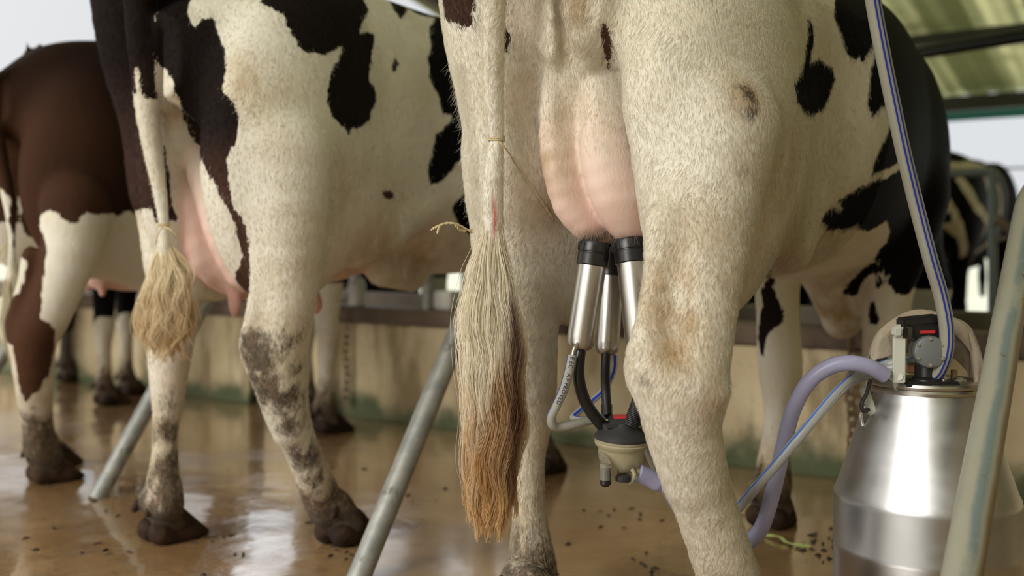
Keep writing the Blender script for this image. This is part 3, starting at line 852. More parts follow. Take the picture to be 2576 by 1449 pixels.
# tail dock hanging over the left buttock
TD = [(1246, -80, 1.80, 31), (1242, 60, 1.83, 28), (1241, 200, 1.86, 25), (1248, 330, 1.88, 19), (1250, 352, 1.88, 15), (1244, 400, 1.88, 22), (1238, 500, 1.88, 26), (1240, 600, 1.89, 24), (1238, 690, 1.90, 16)]
c1.pchain(TD, .010)
tb = c1.L(1246, -80, 1.80); c1.cone(tb, (0, -.15, 1.36), .031 * .7, .045, .03)
c1.ell((.345, .50, 1.00), (.07, .11, .27), k=.09, mode='-')          # hollow of the flank before the thigh
c1.finish('cow', 'white cow with black patches and swollen pink udder being milked beside the milk can', MCOAT)
c1.patch([(1112, -40), (1117, 40), (1130, 55), (1148, 60), (1160, 70), (1176, 74), (1190, 70), (1192, 30), (1190, -40)], .75)
c1.patch([(1271, 76), (1278, 84), (1281, 100), (1277, 118), (1270, 126)], .4)
c1.patch([(1515, 60), (1510, 80), (1513, 110), (1520, 140), (1532, 172), (1538, 150), (1538, 110), (1533, 80), (1522, 58)], .9)
c1.patch([(2035, 50), (2032, 100), (2024, 150), (2012, 185), (1998, 215), (2003, 225), (2005, 255), (2025, 280), (2045, 288), (2070, 275), (2080, 255), (2090, 225), (2098, 200), (2092, 175), (2075, 160), (2060, 150), (2045, 158), (2036, 160), (2042, 130), (2045, 90), (2041, 58)], 0, grow=.002)
RN = (1, 0, 0)
c1.patch([(2088, -60), (2095, 40), (2110, 70), (2122, 105), (2130, 135), (2145, 150), (2160, 145), (2172, 160), (2180, 140), (2190, 120), (2203, 118), (2197, 145), (2190, 170), (2187, 210), (2182, 260), (2195, 293), (2215, 270), (2232, 264),
          (2243, 300), (2235, 330), (2215, 370), (2200, 405), (2192, 441), (2222, 432), (2265, 408), (2285, 400), (2310, 395), (2460, 380), (2460, 200), (2430, 90), (2400, -60)], 0, n=RN)
c1.patch([(2265, 422), (2228, 450), (2212, 447), (2164, 471), (2108, 505), (2119, 529), (2083, 525), (2061, 559), (2088, 579), (2124, 579), (2155, 565), (2169, 583), (2187, 581), (2231, 554), (2231, 610), (2207, 630), (2207, 655), (2212, 695), (2227, 718), (2254, 740), (2281, 745), (2300, 722), (2460, 700), (2460, 350), (2292, 372)], 0, n=RN)
c1.patch([(2190, 755), (2184, 790), (2192, 815), (2208, 815), (2205, 780), (2198, 758)], 0)
c1.patch([(1893, 690), (1895, 760), (1898, 800), (1905, 850), (1918, 893), (1932, 850), (1945, 830), (1968, 810), (1972, 790), (1965, 770), (1955, 750), (1945, 720), (1938, 690)], .15)
# front part of the cow, neck and head, is black
vv = c1.V; fr = np.minimum(vv[:, 1] - 1.50, 1.0); c1.pat = np.maximum(c1.pat, np.where((vv[:, 1] > 1.42) & (vv[:, 2] > .62), np.minimum(fr, .2), -.2))
c1.patch([(1239, 478), (1243, 500), (1248, 530), (1250, 552), (1246, 580), (1243, 606), (1240, 580), (1241, 552), (1238, 525)], target='red', val=1.0, depth=.05)
c1.blob('stain', [(1440, 20, .05, .75), (1425, 100, .04, .55), (1375, 420, .05, .8), (1385, 520, .05, .7), (1390, 350, .04, .5), (1880, 240, .05, .85), (1890, 420, .05, .5), (1700, 720, .06, 1.0), (1700, 800, .07, 1.0), (1705, 880, .06, 1.0), (1740, 640, .08, .6), (1600, 905, .03, .6),  # brown stains; in the hock hollow and clefts they paint in shade
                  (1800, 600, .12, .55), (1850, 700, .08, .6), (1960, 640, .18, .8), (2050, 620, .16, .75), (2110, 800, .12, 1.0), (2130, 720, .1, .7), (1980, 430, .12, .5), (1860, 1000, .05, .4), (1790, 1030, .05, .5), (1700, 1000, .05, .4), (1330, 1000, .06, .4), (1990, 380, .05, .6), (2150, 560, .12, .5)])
c1.blob('dirt', [(1880, 230, .025, .62), (1880, 270, .02, .6), (1885, 430, .02, .45), (1350, 1400, .06, .75), (1360, 1449, .06, .95), (1310, 1449, .05, .5), (1350, 1250, .03, .4), (1600, 910, .02, .35), (1610, 965, .02, .35), (1930, 660, .05, .4), (1940, 1250, .10, 1.0), (1940, 1200, .05, .6)])
c1.blob('pink', [(1310, 40, .07, .25), (1330, 500, .08, .25), (1330, 250, .07, .3), (1790, 1010, .03, .3), (1940, 1180, .05, .4), (1900, 640, .14, .2), (1345, 1100, .05, .2)])
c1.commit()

# ================================================================== COW 2 : black and white cow in the middle of the left half
c2 = Cow((-.737, 2.577), .0068, lo=(-.46, -.34, -.01), hi=(.46, 2.28, 1.56))
std_torso(c2, 1.0, 1.0, 0.0, 1.50)
c2.ell((.165, .10, 1.02), (.150, .25, .40), tilt=-.12, k=.05)
c2.ell((-.145, .14, 1.04), (.130, .25, .42), tilt=-.12, k=.05)
c2.pchain([(325, -120, 2.70, 82), (330, 0, 2.70, 83), (343, 100, 2.70, 82), (362, 200, 2.71, 77), (388, 300, 2.72, 73), (402, 400, 2.73, 71), (412, 480, 2.74, 70)], .04, sc=(1, 1.2, 1))
c2.ell((.19, .26, .91), (.09, .15, .21), tilt=.45, k=.06)
c2.ell((-.17, .20, .90), (.09, .13, .20), tilt=.45, k=.06)
c2.pchain([(715, 400, 2.46, 130), (716, 520, 2.44, 110), (722, 640, 2.43, 90), (725, 730, 2.43, 72), (715, 820, 2.43, 68), (705, 880, 2.44, 72), (712, 950, 2.45, 62), (728, 1040, 2.49, 48), (752, 1110, 2.53, 42),
           (775, 1170, 2.57, 42), (800, 1230, 2.62, 47), (822, 1280, 2.655, 48)], .03)
c2.pchain([(662, 640, 2.40, 26), (650, 730, 2.40, 22), (638, 800, 2.40, 22), (632, 860, 2.41, 28), (650, 915, 2.42, 26)], .025)
c2.pchain([(640, 880, 2.41, 24), (680, 980, 2.45, 32), (722, 1080, 2.50, 34)], .03)
f = c2.L(880, 1352, 2.70); c2.fetlock(f[0], f[1] - .02, dirn=.0)
c2.pchain([(400, 420, 2.76, 70), (425, 560, 2.76, 72), (436, 660, 2.74, 70), (440, 750, 2.72, 62), (428, 880, 2.70, 54), (424, 950, 2.69, 46), (420, 1040, 2.69, 34),
           (416, 1100, 2.69, 30), (414, 1160, 2.69, 33), (412, 1220, 2.68, 43), (414, 1265, 2.66, 48)], .03)
f = c2.L(440, 1345, 2.72); c2.fetlock(f[0], f[1] - .02, dirn=.12)
for sx, uu in ((-.15, 1.30), (.15, 1.22)):      # fore legs
    c2.lchain([(sx, uu, .80, .085), (sx, uu + .02, .62, .06), (sx, uu, .45, .05), (sx, uu, .38, .052), (sx, uu - .01, .28, .034), (sx, uu, .16, .036), (sx, uu + .01, .11, .045)], .03)
    c2.fetlock(sx, uu + .04)
c2.ell((.19, 1.40, 1.0), (.11, .20, .30), tilt=-.15, k=.08); c2.ell((-.19, 1.40, 1.0), (.11, .20, .30), tilt=-.15, k=.08)
c2.cone((0, 1.38, .78), (0.01, 1.42, .62), .10, .05, k=.07)
c2.cone((0, 1.50, 1.12), (0, 1.95, .90), .21, .135, k=.08, sc=(.8, 1, 1.1)); c2.cone((0, 1.95, .90), (0, 2.14, .66), .105, .075, k=.05); c2.cone((0, 2.14, .66), (0, 2.18, .56), .075, .06, k=.04)
c2.cone((.215, .40, .80), (.265, .62, .93), .045, .02, k=.06); c2.cone((.10, .50, .70), (.06, .68, .675), .045, .04, k=.05)
c2.pchain([(404, 80, 2.45, 6), (416, 160, 2.47, 18), (434, 250, 2.50, 32), (470, 360, 2.53, 48), (505, 460, 2.60, 62), (540, 560, 2.60, 78), (560, 660, 2.62, 84), (560, 800, 2.62, 70)], .03, sc=(1, 3.0, 1), mode='-')
c2.pchain([(405, -40, 2.55, 34), (414, 120, 2.58, 30), (428, 240, 2.63, 26)], .05, sc=(1, 1.3, 1))
UD = c2.udd
c2.pchain([(420, 190, 2.70, 26), (430, 300, 2.68, 34), (446, 420, 2.67, 40), (470, 530, 2.66, 46), (505, 620, 2.66, 50), (548, 690, 2.66, 46), (588, 728, 2.66, 28)], .010, sc=(1, 1.5, 1), shift=(0, .03, 0), ud=UD)
c2.pchain([(450, 220, 2.66, 22), (470, 330, 2.64, 32), (505, 440, 2.62, 42), (540, 530, 2.61, 50), (575, 610, 2.61, 55), (605, 690, 2.62, 48)], .010, sc=(1, 1.5, 1), shift=(0, .03, 0), ud=UD)
c2.pchain([(590, 735, 2.64, 18), (592, 765, 2.64, 17), (590, 788, 2.64, 11)], .012, ud=c2.teat)
c2.pchain([(785, 735, 2.86, 18), (795, 765, 2.86, 16), (793, 782, 2.86, 11)], .012, ud=c2.teat)
c2.ell((.04, .34, .80), (.11, .20, .13), k=.03, ud=UD)
TL = []
c2.pchain([(352, -120, 2.44, 40), (350, 0, 2.46, 38), (358, 120, 2.48, 35), (366, 220, 2.50, 31), (374, 300, 2.51, 28), (388, 400, 2.52, 22), (402, 480, 2.53, 17), (410, 545, 2.53, 13), (412, 566, 2.53, 11), (414, 620, 2.53, 18), (415, 680, 2.53, 12)], .010, ud=TL)
tb = c2.L(352, -120, 2.44); c2.cone(tb, (0, -.14, 1.42), .036, .05, .03)
c2.pink_top = 1.15
c2.ell((.345, .52, 1.00), (.06, .10, .24), k=.09, mode='-')
c2.finish('cow', 'black and white cow with muddy hocks, standing left of the cow being milked', MCOAT)
c2.patch([(300, -60), (225, -60), (240, 100), (262, 180), (285, 250), (312, 350), (332, 450), (345, 510), (360, 524), (364, 500), (357, 478), (372, 490), (384, 530), (395, 556), (420, 562), (440, 540), (432, 480), (415, 420), (398, 300), (388, 200), (386, 100), (388, -60)], .45, depth=.4)
c2.patch([(388, -60), (388, 140), (395, 155), (405, 168), (418, 175), (430, 205), (447, 250), (465, 300), (490, 360), (510, 410), (535, 450), (560, 500), (590, 560), (612, 640), (618, 740), (628, 740), (628, 640), (625, 600), (615, 570), (605, 540), (590, 523), (580, 510), (580, 480), (575, 450), (570, 420),
          (568, 400), (578, 380), (590, 360), (597, 340), (600, 310), (598, 280), (595, 265), (582, 248), (562, 230), (560, 215), (567, 180), (568, 140), (565, 120), (555, 95), (545, 70), (538, 50), (530, 45), (515, 42), (500, 50), (490, 65), (480, 60), (475, 40), (472, 20), (470, -60)], .3)
c2.patch([(630, -60), (660, 10), (690, 25), (715, 40), (722, 65), (740, 90), (752, 115), (768, 130), (790, 132), (815, 138), (838, 128), (862, 115), (850, 150), (835, 170), (826, 220), (823, 260), (835, 290), (850, 310), (868, 320), (877, 337), (885, 325), (905, 322), (920, 310), (930, 300), (935, 280), (945, 260),
          (947, 240), (940, 215), (928, 203), (932, 170), (935, 130), (943, 90), (930, 78), (915, 80), (905, 85), (910, 60), (925, 25), (945, -60)], 0)
c2.patch([(990, 152), (988, 165), (990, 176), (997, 172), (1001, 160), (998, 148)], 0, grow=.003)
c2.patch([(962, -60), (975, 0), (990, 25), (1002, 42), (1008, 50), (1018, 35), (1030, 15), (1050, -60)], 0)
c2.patch([(1070, -60), (1085, 20), (1092, 45), (1078, 70), (1083, 130), (1075, 150), (1080, 190), (1090, 220), (1105, 245), (1115, 285), (1138, 290), (1130, 310), (1100, 340), (1090, 370), (1085, 400), (1075, 430), (1083, 465), (1110, 455), (1135, 430), (1155, 400), (1185, 395), (1230, 390), (1260, 250), (1230, -60)], 0)
c2.patch([(1138, 530), (1142, 510), (1165, 490), (1180, 470), (1230, 440), (1240, 610), (1180, 590), (1150, 560)], 0)
c2.patch([(963, 481), (964, 490), (972, 499), (982, 501), (990, 496), (989, 488), (980, 482)], 0, grow=.002)
vv = c2.V
lft = (vv[:, 0] < -.015) & (vv[:, 1] < .40) & (vv[:, 2] > .86) & (c2.pink < .3); c2.pat[lft] = np.maximum(c2.pat[lft], np.minimum(vv[lft, 2] - .86, .08)); c2.tone[lft] = np.clip((1.30 - vv[lft, 2]) / .6, .12, .6)
c2.patch([(390, 142), (405, 168), (418, 175), (430, 205), (447, 250), (465, 300), (490, 360), (510, 410), (535, 450), (560, 500), (590, 560), (600, 640), (560, 700), (440, 560), (430, 480), (416, 400), (402, 300), (391, 220)], target='white', depth=.25)
c2.patch([(338, 166), (346, 172), (352, 185), (352, 205), (360, 235), (372, 250), (384, 253), (396, 258), (402, 300), (414, 400), (430, 500), (432, 545), (418, 562), (405, 562), (390, 500), (372, 400), (356, 330), (346, 270), (338, 215)], target='white', n=(0.55, -.83, 0), depth=.075)
tl = TL[0](*(vv[:, i][:, None, None] for i in range(3)))[:, 0, 0] < .009; c2.pat[tl] = np.minimum(c2.pat[tl], vv[tl, 2] - 1.125 - .05 * np.clip(.5 - (vv[tl, 0] + .12) * 8, 0, 1))
c2.pat[(c2.pink > .4) & (c2.pat > -.1)] = -.05
lowb = (vv[:, 0] > -.02) & (vv[:, 1] < .5); c2.tone[lowb] = np.clip((1.06 - vv[lowb, 2]) / .20, .10, .9)
c2.blob('stain', [(590, 160, .03, .4), (620, 220, .07, .6), (700, 380, .06, .35), (880, 480, .10, .45), (950, 640, .14, .75), (1050, 650, .14, .75), (880, 680, .08, .6), (740, 650, .12, .35), (430, 280, .05, .75), (700, 870, .12, .7), (790, 1180, .12, .6), (420, 1100, .12, .6), (380, 700, .05, .3)])
c2.blob('dirt', [(620, 860, .035, 1.1), (640, 900, .04, 1.0), (670, 980, .05, 1.0), (720, 1000, .06, .9), (690, 880, .05, .7), (740, 1080, .05, .75), (765, 1150, .05, .8), (755, 920, .04, .7), (740, 860, .03, .6), (790, 1220, .05, .6), (830, 1280, .06, 1.1),
                 (425, 1010, .04, .55), (420, 1080, .04, .75), (425, 1160, .05, .8), (430, 1210, .05, 1.0), (420, 1270, .07, 1.2), (400, 900, .03, .4), (410, 810, .02, .6), (385, 480, .01, .3)])
c2.blob('pink', [(900, 640, .12, .35), (860, 660, .08, .4), (1050, 620, .12, .25), (950, 560, .1, .25), (390, 1262, .02, .8), (780, 1265, .03, .8), (480, 900, .06, .3), (430, 950, .04, .3)])
c2.commit()

# ================================================================== COW 3 : brown and white cow at the left edge
c3 = Cow((-1.57, 3.46), .010, lo=(-.46, -.34, -.01), hi=(.46, 2.28, 1.56))
std_torso(c3, 1.0, 1.0, 0.02, 1.50)
c3.ell((.155, .10, 1.02), (.150, .26, .36), tilt=-.12, k=.05); c3.ell((-.155, .10, 1.02), (.150, .26, .36), tilt=-.12, k=.05)
c3.ell((.18, .25, .84), (.10, .19, .24), tilt=.45, k=.06); c3.ell((-.18, .25, .84), (.10, .19, .22), tilt=.45, k=.06)
c3.pchain([(190, 520, 3.22, 85), (180, 620, 3.2, 70), (150, 720, 3.2, 58), (115, 800, 3.2, 56), (90, 850, 3.2, 52), (88, 930, 3.22, 45), (93, 1010, 3.27, 38), (95, 1060, 3.31, 36), (100, 1120, 3.34, 40), (112, 1150, 3.36, 40)], .03)
c3.pchain([(78, 640, 3.2, 22), (62, 720, 3.2, 19), (38, 800, 3.2, 21), (50, 860, 3.2, 20)], .03)
c3.pchain([(38, 820, 3.2, 18), (60, 930, 3.22, 22), (80, 1030, 3.28, 24)], .03)
f = c3.L(148, 1207, 3.41); c3.fetlock(f[0], f[1] - .03, dirn=.25)
c3.lchain([(-.18, .20, .80, .11), (-.19, .10, .62, .06), (-.17, -.02, .54, .062), (-.15, .0, .45, .048), (-.13, .04, .30, .034), (-.11, .05, .16, .036), (-.11, .06, .11, .045)], .03); c3.fetlock(-.11, .10)
f = c3.L(830, 1090, 4.29)
c3.lchain([(.16, 1.20, .85, .10), (f[0] - .01, f[1], .62, .062), (f[0] - .01, f[1] - .01, .48, .052), (f[0], f[1] - .01, .40, .050), (f[0], f[1] - .02, .28, .034), (f[0], f[1] - .03, .16, .036), (f[0], f[1] - .02, .11, .044)], .03); c3.fetlock(f[0], f[1] + .0, dirn=.3)
c3.lchain([(-.16, 1.30, .80, .09), (-.15, 1.34, .60, .06), (-.15, 1.33, .40, .05), (-.15, 1.33, .28, .034), (-.15, 1.34, .12, .042)], .03); c3.fetlock(-.15, 1.38)
c3.ell((.19, 1.38, 1.0), (.11, .20, .30), tilt=-.15, k=.08); c3.ell((-.19, 1.38, 1.0), (.11, .20, .30), tilt=-.15, k=.08)
c3.cone((0, 1.50, 1.12), (0, 1.95, .90), .21, .135, k=.08, sc=(.8, 1, 1.1)); c3.cone((0, 1.95, .90), (0, 2.04, .66), .105, .075, k=.05); c3.cone((0, 2.04, .66), (0, 2.07, .56), .075, .06, k=.04)
c3.ell((.03, .32, .74), (.13, .20, .13), k=.03, ud=c3.udd)
c3.pchain([(262, 640, 3.62, 50), (248, 690, 3.60, 38)], .03, ud=c3.udd)
for q in ([(255, 700, 3.58, 15), (258, 742, 3.58, 9)], [(228, 690, 3.70, 13), (222, 728, 3.70, 8)], [(205, 700, 3.64, 12), (201, 740, 3.64, 8)]):
    c3.pchain(q, .012, ud=c3.teat)
c3.pchain([(-60, 150, 3.26, 30), (-30, 250, 3.28, 26), (0, 400, 3.30, 20), (26, 520, 3.30, 16), (30, 610, 3.30, 9), (32, 700, 3.30, 14), (34, 760, 3.3, 8)], .012)
for (px, py, d) in ((70, 104, 3.5), (98, 103, 3.52)):      # hair tufts standing on the rump
    l = c3.L(px, py, d); c3.cone((l[0], l[1], l[2] - .05), l, .014, .003, .02)
c3.finish('cow', 'brown and white cow standing at the left edge, with bare pink teats', MCOAT3)
c3.patch([(-300, -200), (500, -200), (500, 540), (345, 545), (320, 530), (300, 545), (290, 540), (260, 535), (245, 540), (220, 535), (200, 545), (195, 560), (180, 562), (155, 550), (140, 535), (125, 530), (105, 535), (98, 570), (110, 590), (118, 630), (112, 680), (108, 740), (103, 800), (125, 810), (140, 830), (140, 880), (125, 930), (100, 980), (65, 1015),
          (50, 980), (40, 920), (30, 870), (10, 810), (15, 780), (45, 740), (60, 700), (70, 660), (65, 620), (65, 590), (50, 560), (30, 500), (-20, 440), (-300, 440)], .5, n=(.75, -.66, 0), depth=.55)
vv = c3.V
c3.pat = np.maximum(c3.pat, np.where((vv[:, 2] > .98) & (vv[:, 1] > -.05), .1, -.2))
c3.pat = np.maximum(c3.pat, np.where((vv[:, 1] > .9) & (vv[:, 2] > .62), .1, -.2))
c3.tone[:] = np.clip(.75 - (vv[:, 1] + .05) / .28, 0, .7) * np.clip((1.40 - vv[:, 2]) / .25, 0.15, 1) + np.clip((.85 - vv[:, 2]) / .3, 0, .45)
c3.pat[(vv[:, 0] < -.02) & (vv[:, 2] < .80) & (vv[:, 1] < .4)] = -.2
c3.patch([(-30, 100), (45, 150), (50, 560), (-30, 560)], .9, depth=.1)
c3.dirt = np.maximum(c3.dirt, .75 * np.exp(-((vv[:, 2] - .10) / .16) ** 2) * (vv[:, 1] < .7))
c3.stain = np.maximum(c3.stain, .5 * np.exp(-((vv[:, 2] - .30) / .25) ** 2))
c3.lblob('pink', [((.05, .45, .72), (.2, .25, .1), .55)])
c3.commit()

# ================================================================== cows further off
def plain_cow(O, h, label, phi=PHI, head_low=True, legs=None, top=1.42, black=True, head_x=0., group=None):
    c = Cow(O, h, lo=(-.50, -.34, -.02), hi=(.50, 2.36, 1.56), phi=phi)
    std_torso(c, 1.0, .97, 0.0, top)
    c.ell((.15, .10, 1.02), (.15, .25, .36), tilt=-.12, k=.05); c.ell((-.15, .10, 1.02), (.15, .25, .36), tilt=-.12, k=.05)
    c.ell((.19, 1.38, 1.0), (.11, .20, .30), k=.08); c.ell((-.19, 1.38, 1.0), (.11, .20, .30), k=.08)
    lg = legs or [(-.17, 0., 1), (.17, .02, 1), (-.15, 1.33, 0), (.15, 1.30, 0)]
    for (x, y, hind) in lg:
        sx = 1 if x > 0 else -1
        if hind:
            c.lchain([(sx * .18, .18, .85, .12), (sx * .19, .08, .64, .065), (x, y - .10, .54, .060), (x, y - .08, .44, .046), (x, y - .03, .28, .034), (x, y, .14, .038), (x, y, .11, .044)], .03)
            c.lchain([(sx * .18, -.12, .72, .03), (x, y - .18, .56, .034)], .03)
        else:
            c.lchain([(sx * .17, 1.32, .85, .10), (x, y, .62, .060), (x, y, .46, .050), (x, y, .39, .052), (x, y, .28, .034), (x, y, .14, .036), (x, y, .11, .042)], .03)
        c.fetlock(x, y + .03)
    c.cone((0, 1.50, 1.12), (head_x * .6, 1.95, .88), .21, .14, k=.08, sc=(.8, 1, 1.1))
    hd = (head_x, 2.16, .62) if head_low else (head_x, 2.2, .95)
    c.cone((head_x * .6, 1.93, .90), hd, .12, .085, k=.05); c.cone(hd, (head_x, 2.22, hd[2] - .12), .08, .06, k=.04)
    for sx in (-1, 1): c.cone((head_x * .6 + sx * .08, 1.95, .92), (head_x * .6 + sx * .22, 1.93, .94), .03, .04, k=.02, sc=(1, .6, 1))
    c.ell((0, .30, .74), (.12, .17, .12), k=.03, ud=c.udd)
    c.lchain([(0, -.14, 1.32, .04), (0, -.20, 1.1, .028), (0, -.22, .75, .02), (0, -.22, .55, .035), (0, -.22, .40, .02)], .02)
    c.finish('cow', label, MCOAT)
    c.pat[:] = .2 if black else -.2
    if group: c.root['group'] = group
    return c
f = Cow((-2.62, 4.32), .5)
l1 = f.L(262, 1012, 5.02); l2 = f.L(318, 988, 5.36)
c4 = plain_cow((-2.62, 4.32), .016, 'black cow with white lower forelegs, mostly hidden behind the brown cow', head_x=-.35, legs=[(-.17, 0., 1), (.17, .02, 1), (l2[0], l2[1], 0), (l1[0], l1[1], 0)])
z = c4.V[:, 2]; c4.pat = np.where(z < .46, (z - .385 + .05 * np.sin(c4.V[:, 0] * 30)) * 1.0, .2); c4.pat[(z > .62)] = .2
c4.lblob('pink', [((l1[0], l1[1], .08), (.07, .08, .08), .8), ((l2[0], l2[1], .08), (.07, .08, .08), .8)]); c4.commit()
c5 = plain_cow((-3.42, 4.93), .02, 'dark cow at the far left with one foreleg showing behind the brown cow')
c5.pat[c5.V[:, 2] < .3] = -.1; c5.dirt = np.maximum(c5.dirt, .9 * (c5.V[:, 2] < .3)); c5.commit()
# the row that faces them from across the trough
FP = PHI + math.pi
def far_cow(t, p, label, **k): q = B(t, p, 0); return plain_cow((q.x, q.y), .02, label, phi=FP, **k)
def t_at(px, p):
    kx = (px - HX) / FPX; dd = p / (FW.x * kx + FW.y); return kx * dd * RT.x - dd * FW.x
def lying_cow(tp, label):
    q = B(tp[0], tp[1], 0); c = Cow((q.x, q.y), .022, lo=(-.62, -.30, -.02), hi=(.62, 2.3, 1.2), phi=PHI + math.pi / 2)
    us = [-.15, 0, .3, .7, 1.1, 1.4, 1.6]
    c.torso(us, [.16, .28, .36, .42, .38, .28, .14], [.62, .76, .80, .80, .84, .84, .76], [.10, .01, .0, .0, .0, .02, .2])
    c.ell((.25, .25, .25), (.20, .34, .24), k=.06); c.ell((-.2, .2, .22), (.18, .3, .2), k=.06)
    c.lchain([(.38, .45, .20, .10), (.45, .62, .10, .05), (.46, .30, .05, .04), (.44, .16, .035, .03)], .03)
    c.lchain([(.18, 1.35, .25, .12), (.26, 1.52, .10, .06), (.28, 1.28, .05, .04), (.28, 1.15, .035, .03)], .03)
    c.cone((0, 1.45, .66), (.05, 1.90, .88), .19, .12, k=.08); c.cone((.05, 1.90, .90), (.1, 2.14, .76), .11, .075, k=.04)
    for sx in (-1, 1): c.cone((.05 + sx * .08, 1.88, .98), (.05 + sx * .22, 1.86, .98), .03, .04, k=.02, sc=(1, .6, 1))
    c.finish('cow', label, MCOAT); c.pat[:] = .2; c.commit(); return c
lying_cow((-6.1, 5.2), 'black cow resting across the trough, seen under the belly of the muddy-hocked cow')
lying_cow((-3.45, 5.0), 'black cow resting across the trough, seen behind the steel teat cups')
lying_cow((-3.72, 6.3), 'black cow resting across the trough, seen between the forelegs of the milked cow')
k10 = far_cow(t_at(2445, 8.0), 8.15, 'black cow with curved white stripes standing across the trough behind the metal frame', top=1.40)
v = k10.V
for (a, b_, ww) in ((.35, .55, .035), (.85, 1.05, .035), (1.15, 1.3, .03)):
    yy = a + (b_ - a) * np.clip((1.35 - v[:, 2]) / .6, 0, 1) ** 1.6
    k10.pat = np.minimum(k10.pat, np.abs(v[:, 1] - yy) - ww * (.5 + .5 * np.clip((v[:, 2] - .5) / .4, 0, 1)))
k10.patch([(2345, 460), (2375, 480), (2410, 530), (2430, 590), (2432, 640), (2412, 650), (2408, 600), (2390, 548), (2356, 500)], target='white', depth=.6)
k10.patch([(2412, 440), (2440, 466), (2462, 510), (2484, 545), (2478, 566), (2452, 532), (2432, 495), (2402, 450)], target='white', depth=.6)
k10.patch([(2366, 402), (2420, 408), (2500, 428), (2500, 446), (2400, 440), (2362, 430)], target='white', depth=.6)
k10.stain[:] = .5; k10.commit()

for c in (c1, c2, c3, c4, c5): c.root['group'] = 'dairy cows lined up in the stalls'
for o in COL.objects:
    if o.parent is None and o.get('category') == 'cow' and 'group' not in o: o['group'] = 'cows across the trough'

# ================================================================== tail switches, fur and twine
def lerp_tab(tab, y):
    ys = [t[0] for t in tab]; return [np.interp(y, ys, [t[i] for t in tab]) for i in range(1, len(tab[0]))]
def switch(cow, name, n, d0, tab, root_rng, end_rng, colf, rad, waves=(5, 26), seed=1, nk=30, clumps=26, tipspread=1.0, label=None):
    """hair hanging from the tail: tab rows are (height row, centre, half width) measured on the tail"""
    rg = np.random.default_rng(seed)
    cl = rg.random((clumps, 2)); cl_len = rg.uniform(-.5, .5, clumps)
    ci = rg.integers(0, clumps, n)
    cx = np.sqrt(cl[:, 1]) * np.cos(2 * np.pi * cl[:, 0]); cz = np.sqrt(cl[:, 1]) * np.sin(2 * np.pi * cl[:, 0])
    ox = rg.normal(0, .13, n); oz = rg.normal(0, .13, n)
    y0 = rg.uniform(*root_rng, n); y1 = end_rng[0] + (end_rng[1] - end_rng[0]) * np.clip(.5 + cl_len[ci] * .9 + rg.normal(0, .10, n), 0, 1.1)
    t = np.linspace(0, 1, nk)[None, :]
    Y = y0[:, None] + (y1 - y0)[:, None] * t
    C, H = lerp_tab(tab, Y.ravel()); C = C.reshape(Y.shape); H = H.reshape(Y.shape)
    grow = np.clip(t * 2.2, .12, 1); taper = np.clip((1 - t) * 7, .38, 1)
    ph = rg.uniform(0, 6.28, clumps)[ci][:, None] + rg.normal(0, .22, n)[:, None]; fq = rg.uniform(waves[0], waves[0] * 1.7, clumps)[ci][:, None]
    am = rg.uniform(.5, 1.5, clumps)[ci][:, None]
    wv = np.sin(Y / 1000 * fq * 6.28 + ph) * waves[1] * .15 * t * am
    frizz = (rg.random((n, 1)) < .05) * rg.normal(0, 16, (n, 1)) * t ** 2
    X = C + H * grow * (cx[ci][:, None] + ox[:, None] * taper) + wv + frizz
    D = d0 + (H * .62 * grow * (cz[ci][:, None] + oz[:, None] * taper) + wv * .5) * d0 / FPX
    W = np.stack([(X - HX) / FPX * D, D, CAM_H - (Y - HY) / FPX * D], 2)
    A = np.array(cow.MI)[:3, :3]; bv = np.array(cow.MI)[:3, 3]
    L = W @ A.T + bv
    col = colf(X, Y, t, ci, clumps, rg)
    r = rad * np.linspace(1.0, .45, nk)[None, :] * rg.uniform(.7, 1.2, (n, 1))
    return strands(name, cow.root, L, r, col, 'stuff', label)
def mixc(a, b, f): return np.array(a) * (1 - f[..., None]) + np.array(b) * f[..., None]
def col1(X, Y, t, ci, nc, rg):
    amt = rg.random(nc)[ci][:, None]; am2 = rg.random(nc)[ci][:, None]
    right = np.clip((X - 1225) / 60, -1, 1)
    f = np.clip((Y - 900 - 190 * (amt - .5) + 90 * right) / 130, 0, 1) * (.35 + .65 * np.clip(amt * 1.3, 0, 1))
    c = np.array([.92, .86, .72]) * (1 - f[..., None]) + (np.array([.46, .25, .10]) * am2[..., None] + np.array([.74, .48, .23]) * (1 - am2[..., None])) * f[..., None]
    tip = np.clip((Y - 1150) / 150, 0, 1) * .75; c = c * (1 - tip[..., None]) + np.array([.82, .56, .27]) * tip[..., None]
    dk = (np.clip((X - 1272) / 20, 0, 1) * np.clip((Y - 720) / 60, 0, 1) * (amt > .45))[..., None] * .85; c = c * (1 - dk) + np.array([.15, .06, .035]) * dk
    return c * rg.uniform(.75, 1.2, (len(Y), 1, 1))
T1 = [(380, 1244, 14), (450, 1238, 34), (520, 1238, 48), (600, 1236, 58), (680, 1230, 72), (760, 1230, 76), (850, 1234, 72), (900, 1238, 70), (1000, 1242, 68), (1100, 1242, 66), (1200, 1236, 60), (1345, 1231, 54)]
switch(c1, 'tail_switch', 8000, 1.885, T1, (385, 720), (1215, 1352), col1, .0005, waves=(4, 62), seed=5, clumps=64, label='long wet switch, white above and rusty brown below')
def col2(X, Y, t, ci, nc, rg):
    amt = rg.random(nc)[ci][:, None]; f = np.clip((Y - 700 - 160 * (amt - .5)) / 120, 0, .8) * (amt * .8 + .15) + .12 * (X > 430)
    c = np.array([.92, .82, .62]) * (1 - f[..., None]) + np.array([.62, .40, .16]) * f[..., None]
    return c * rg.uniform(.8, 1.15, (len(Y), 1, 1))
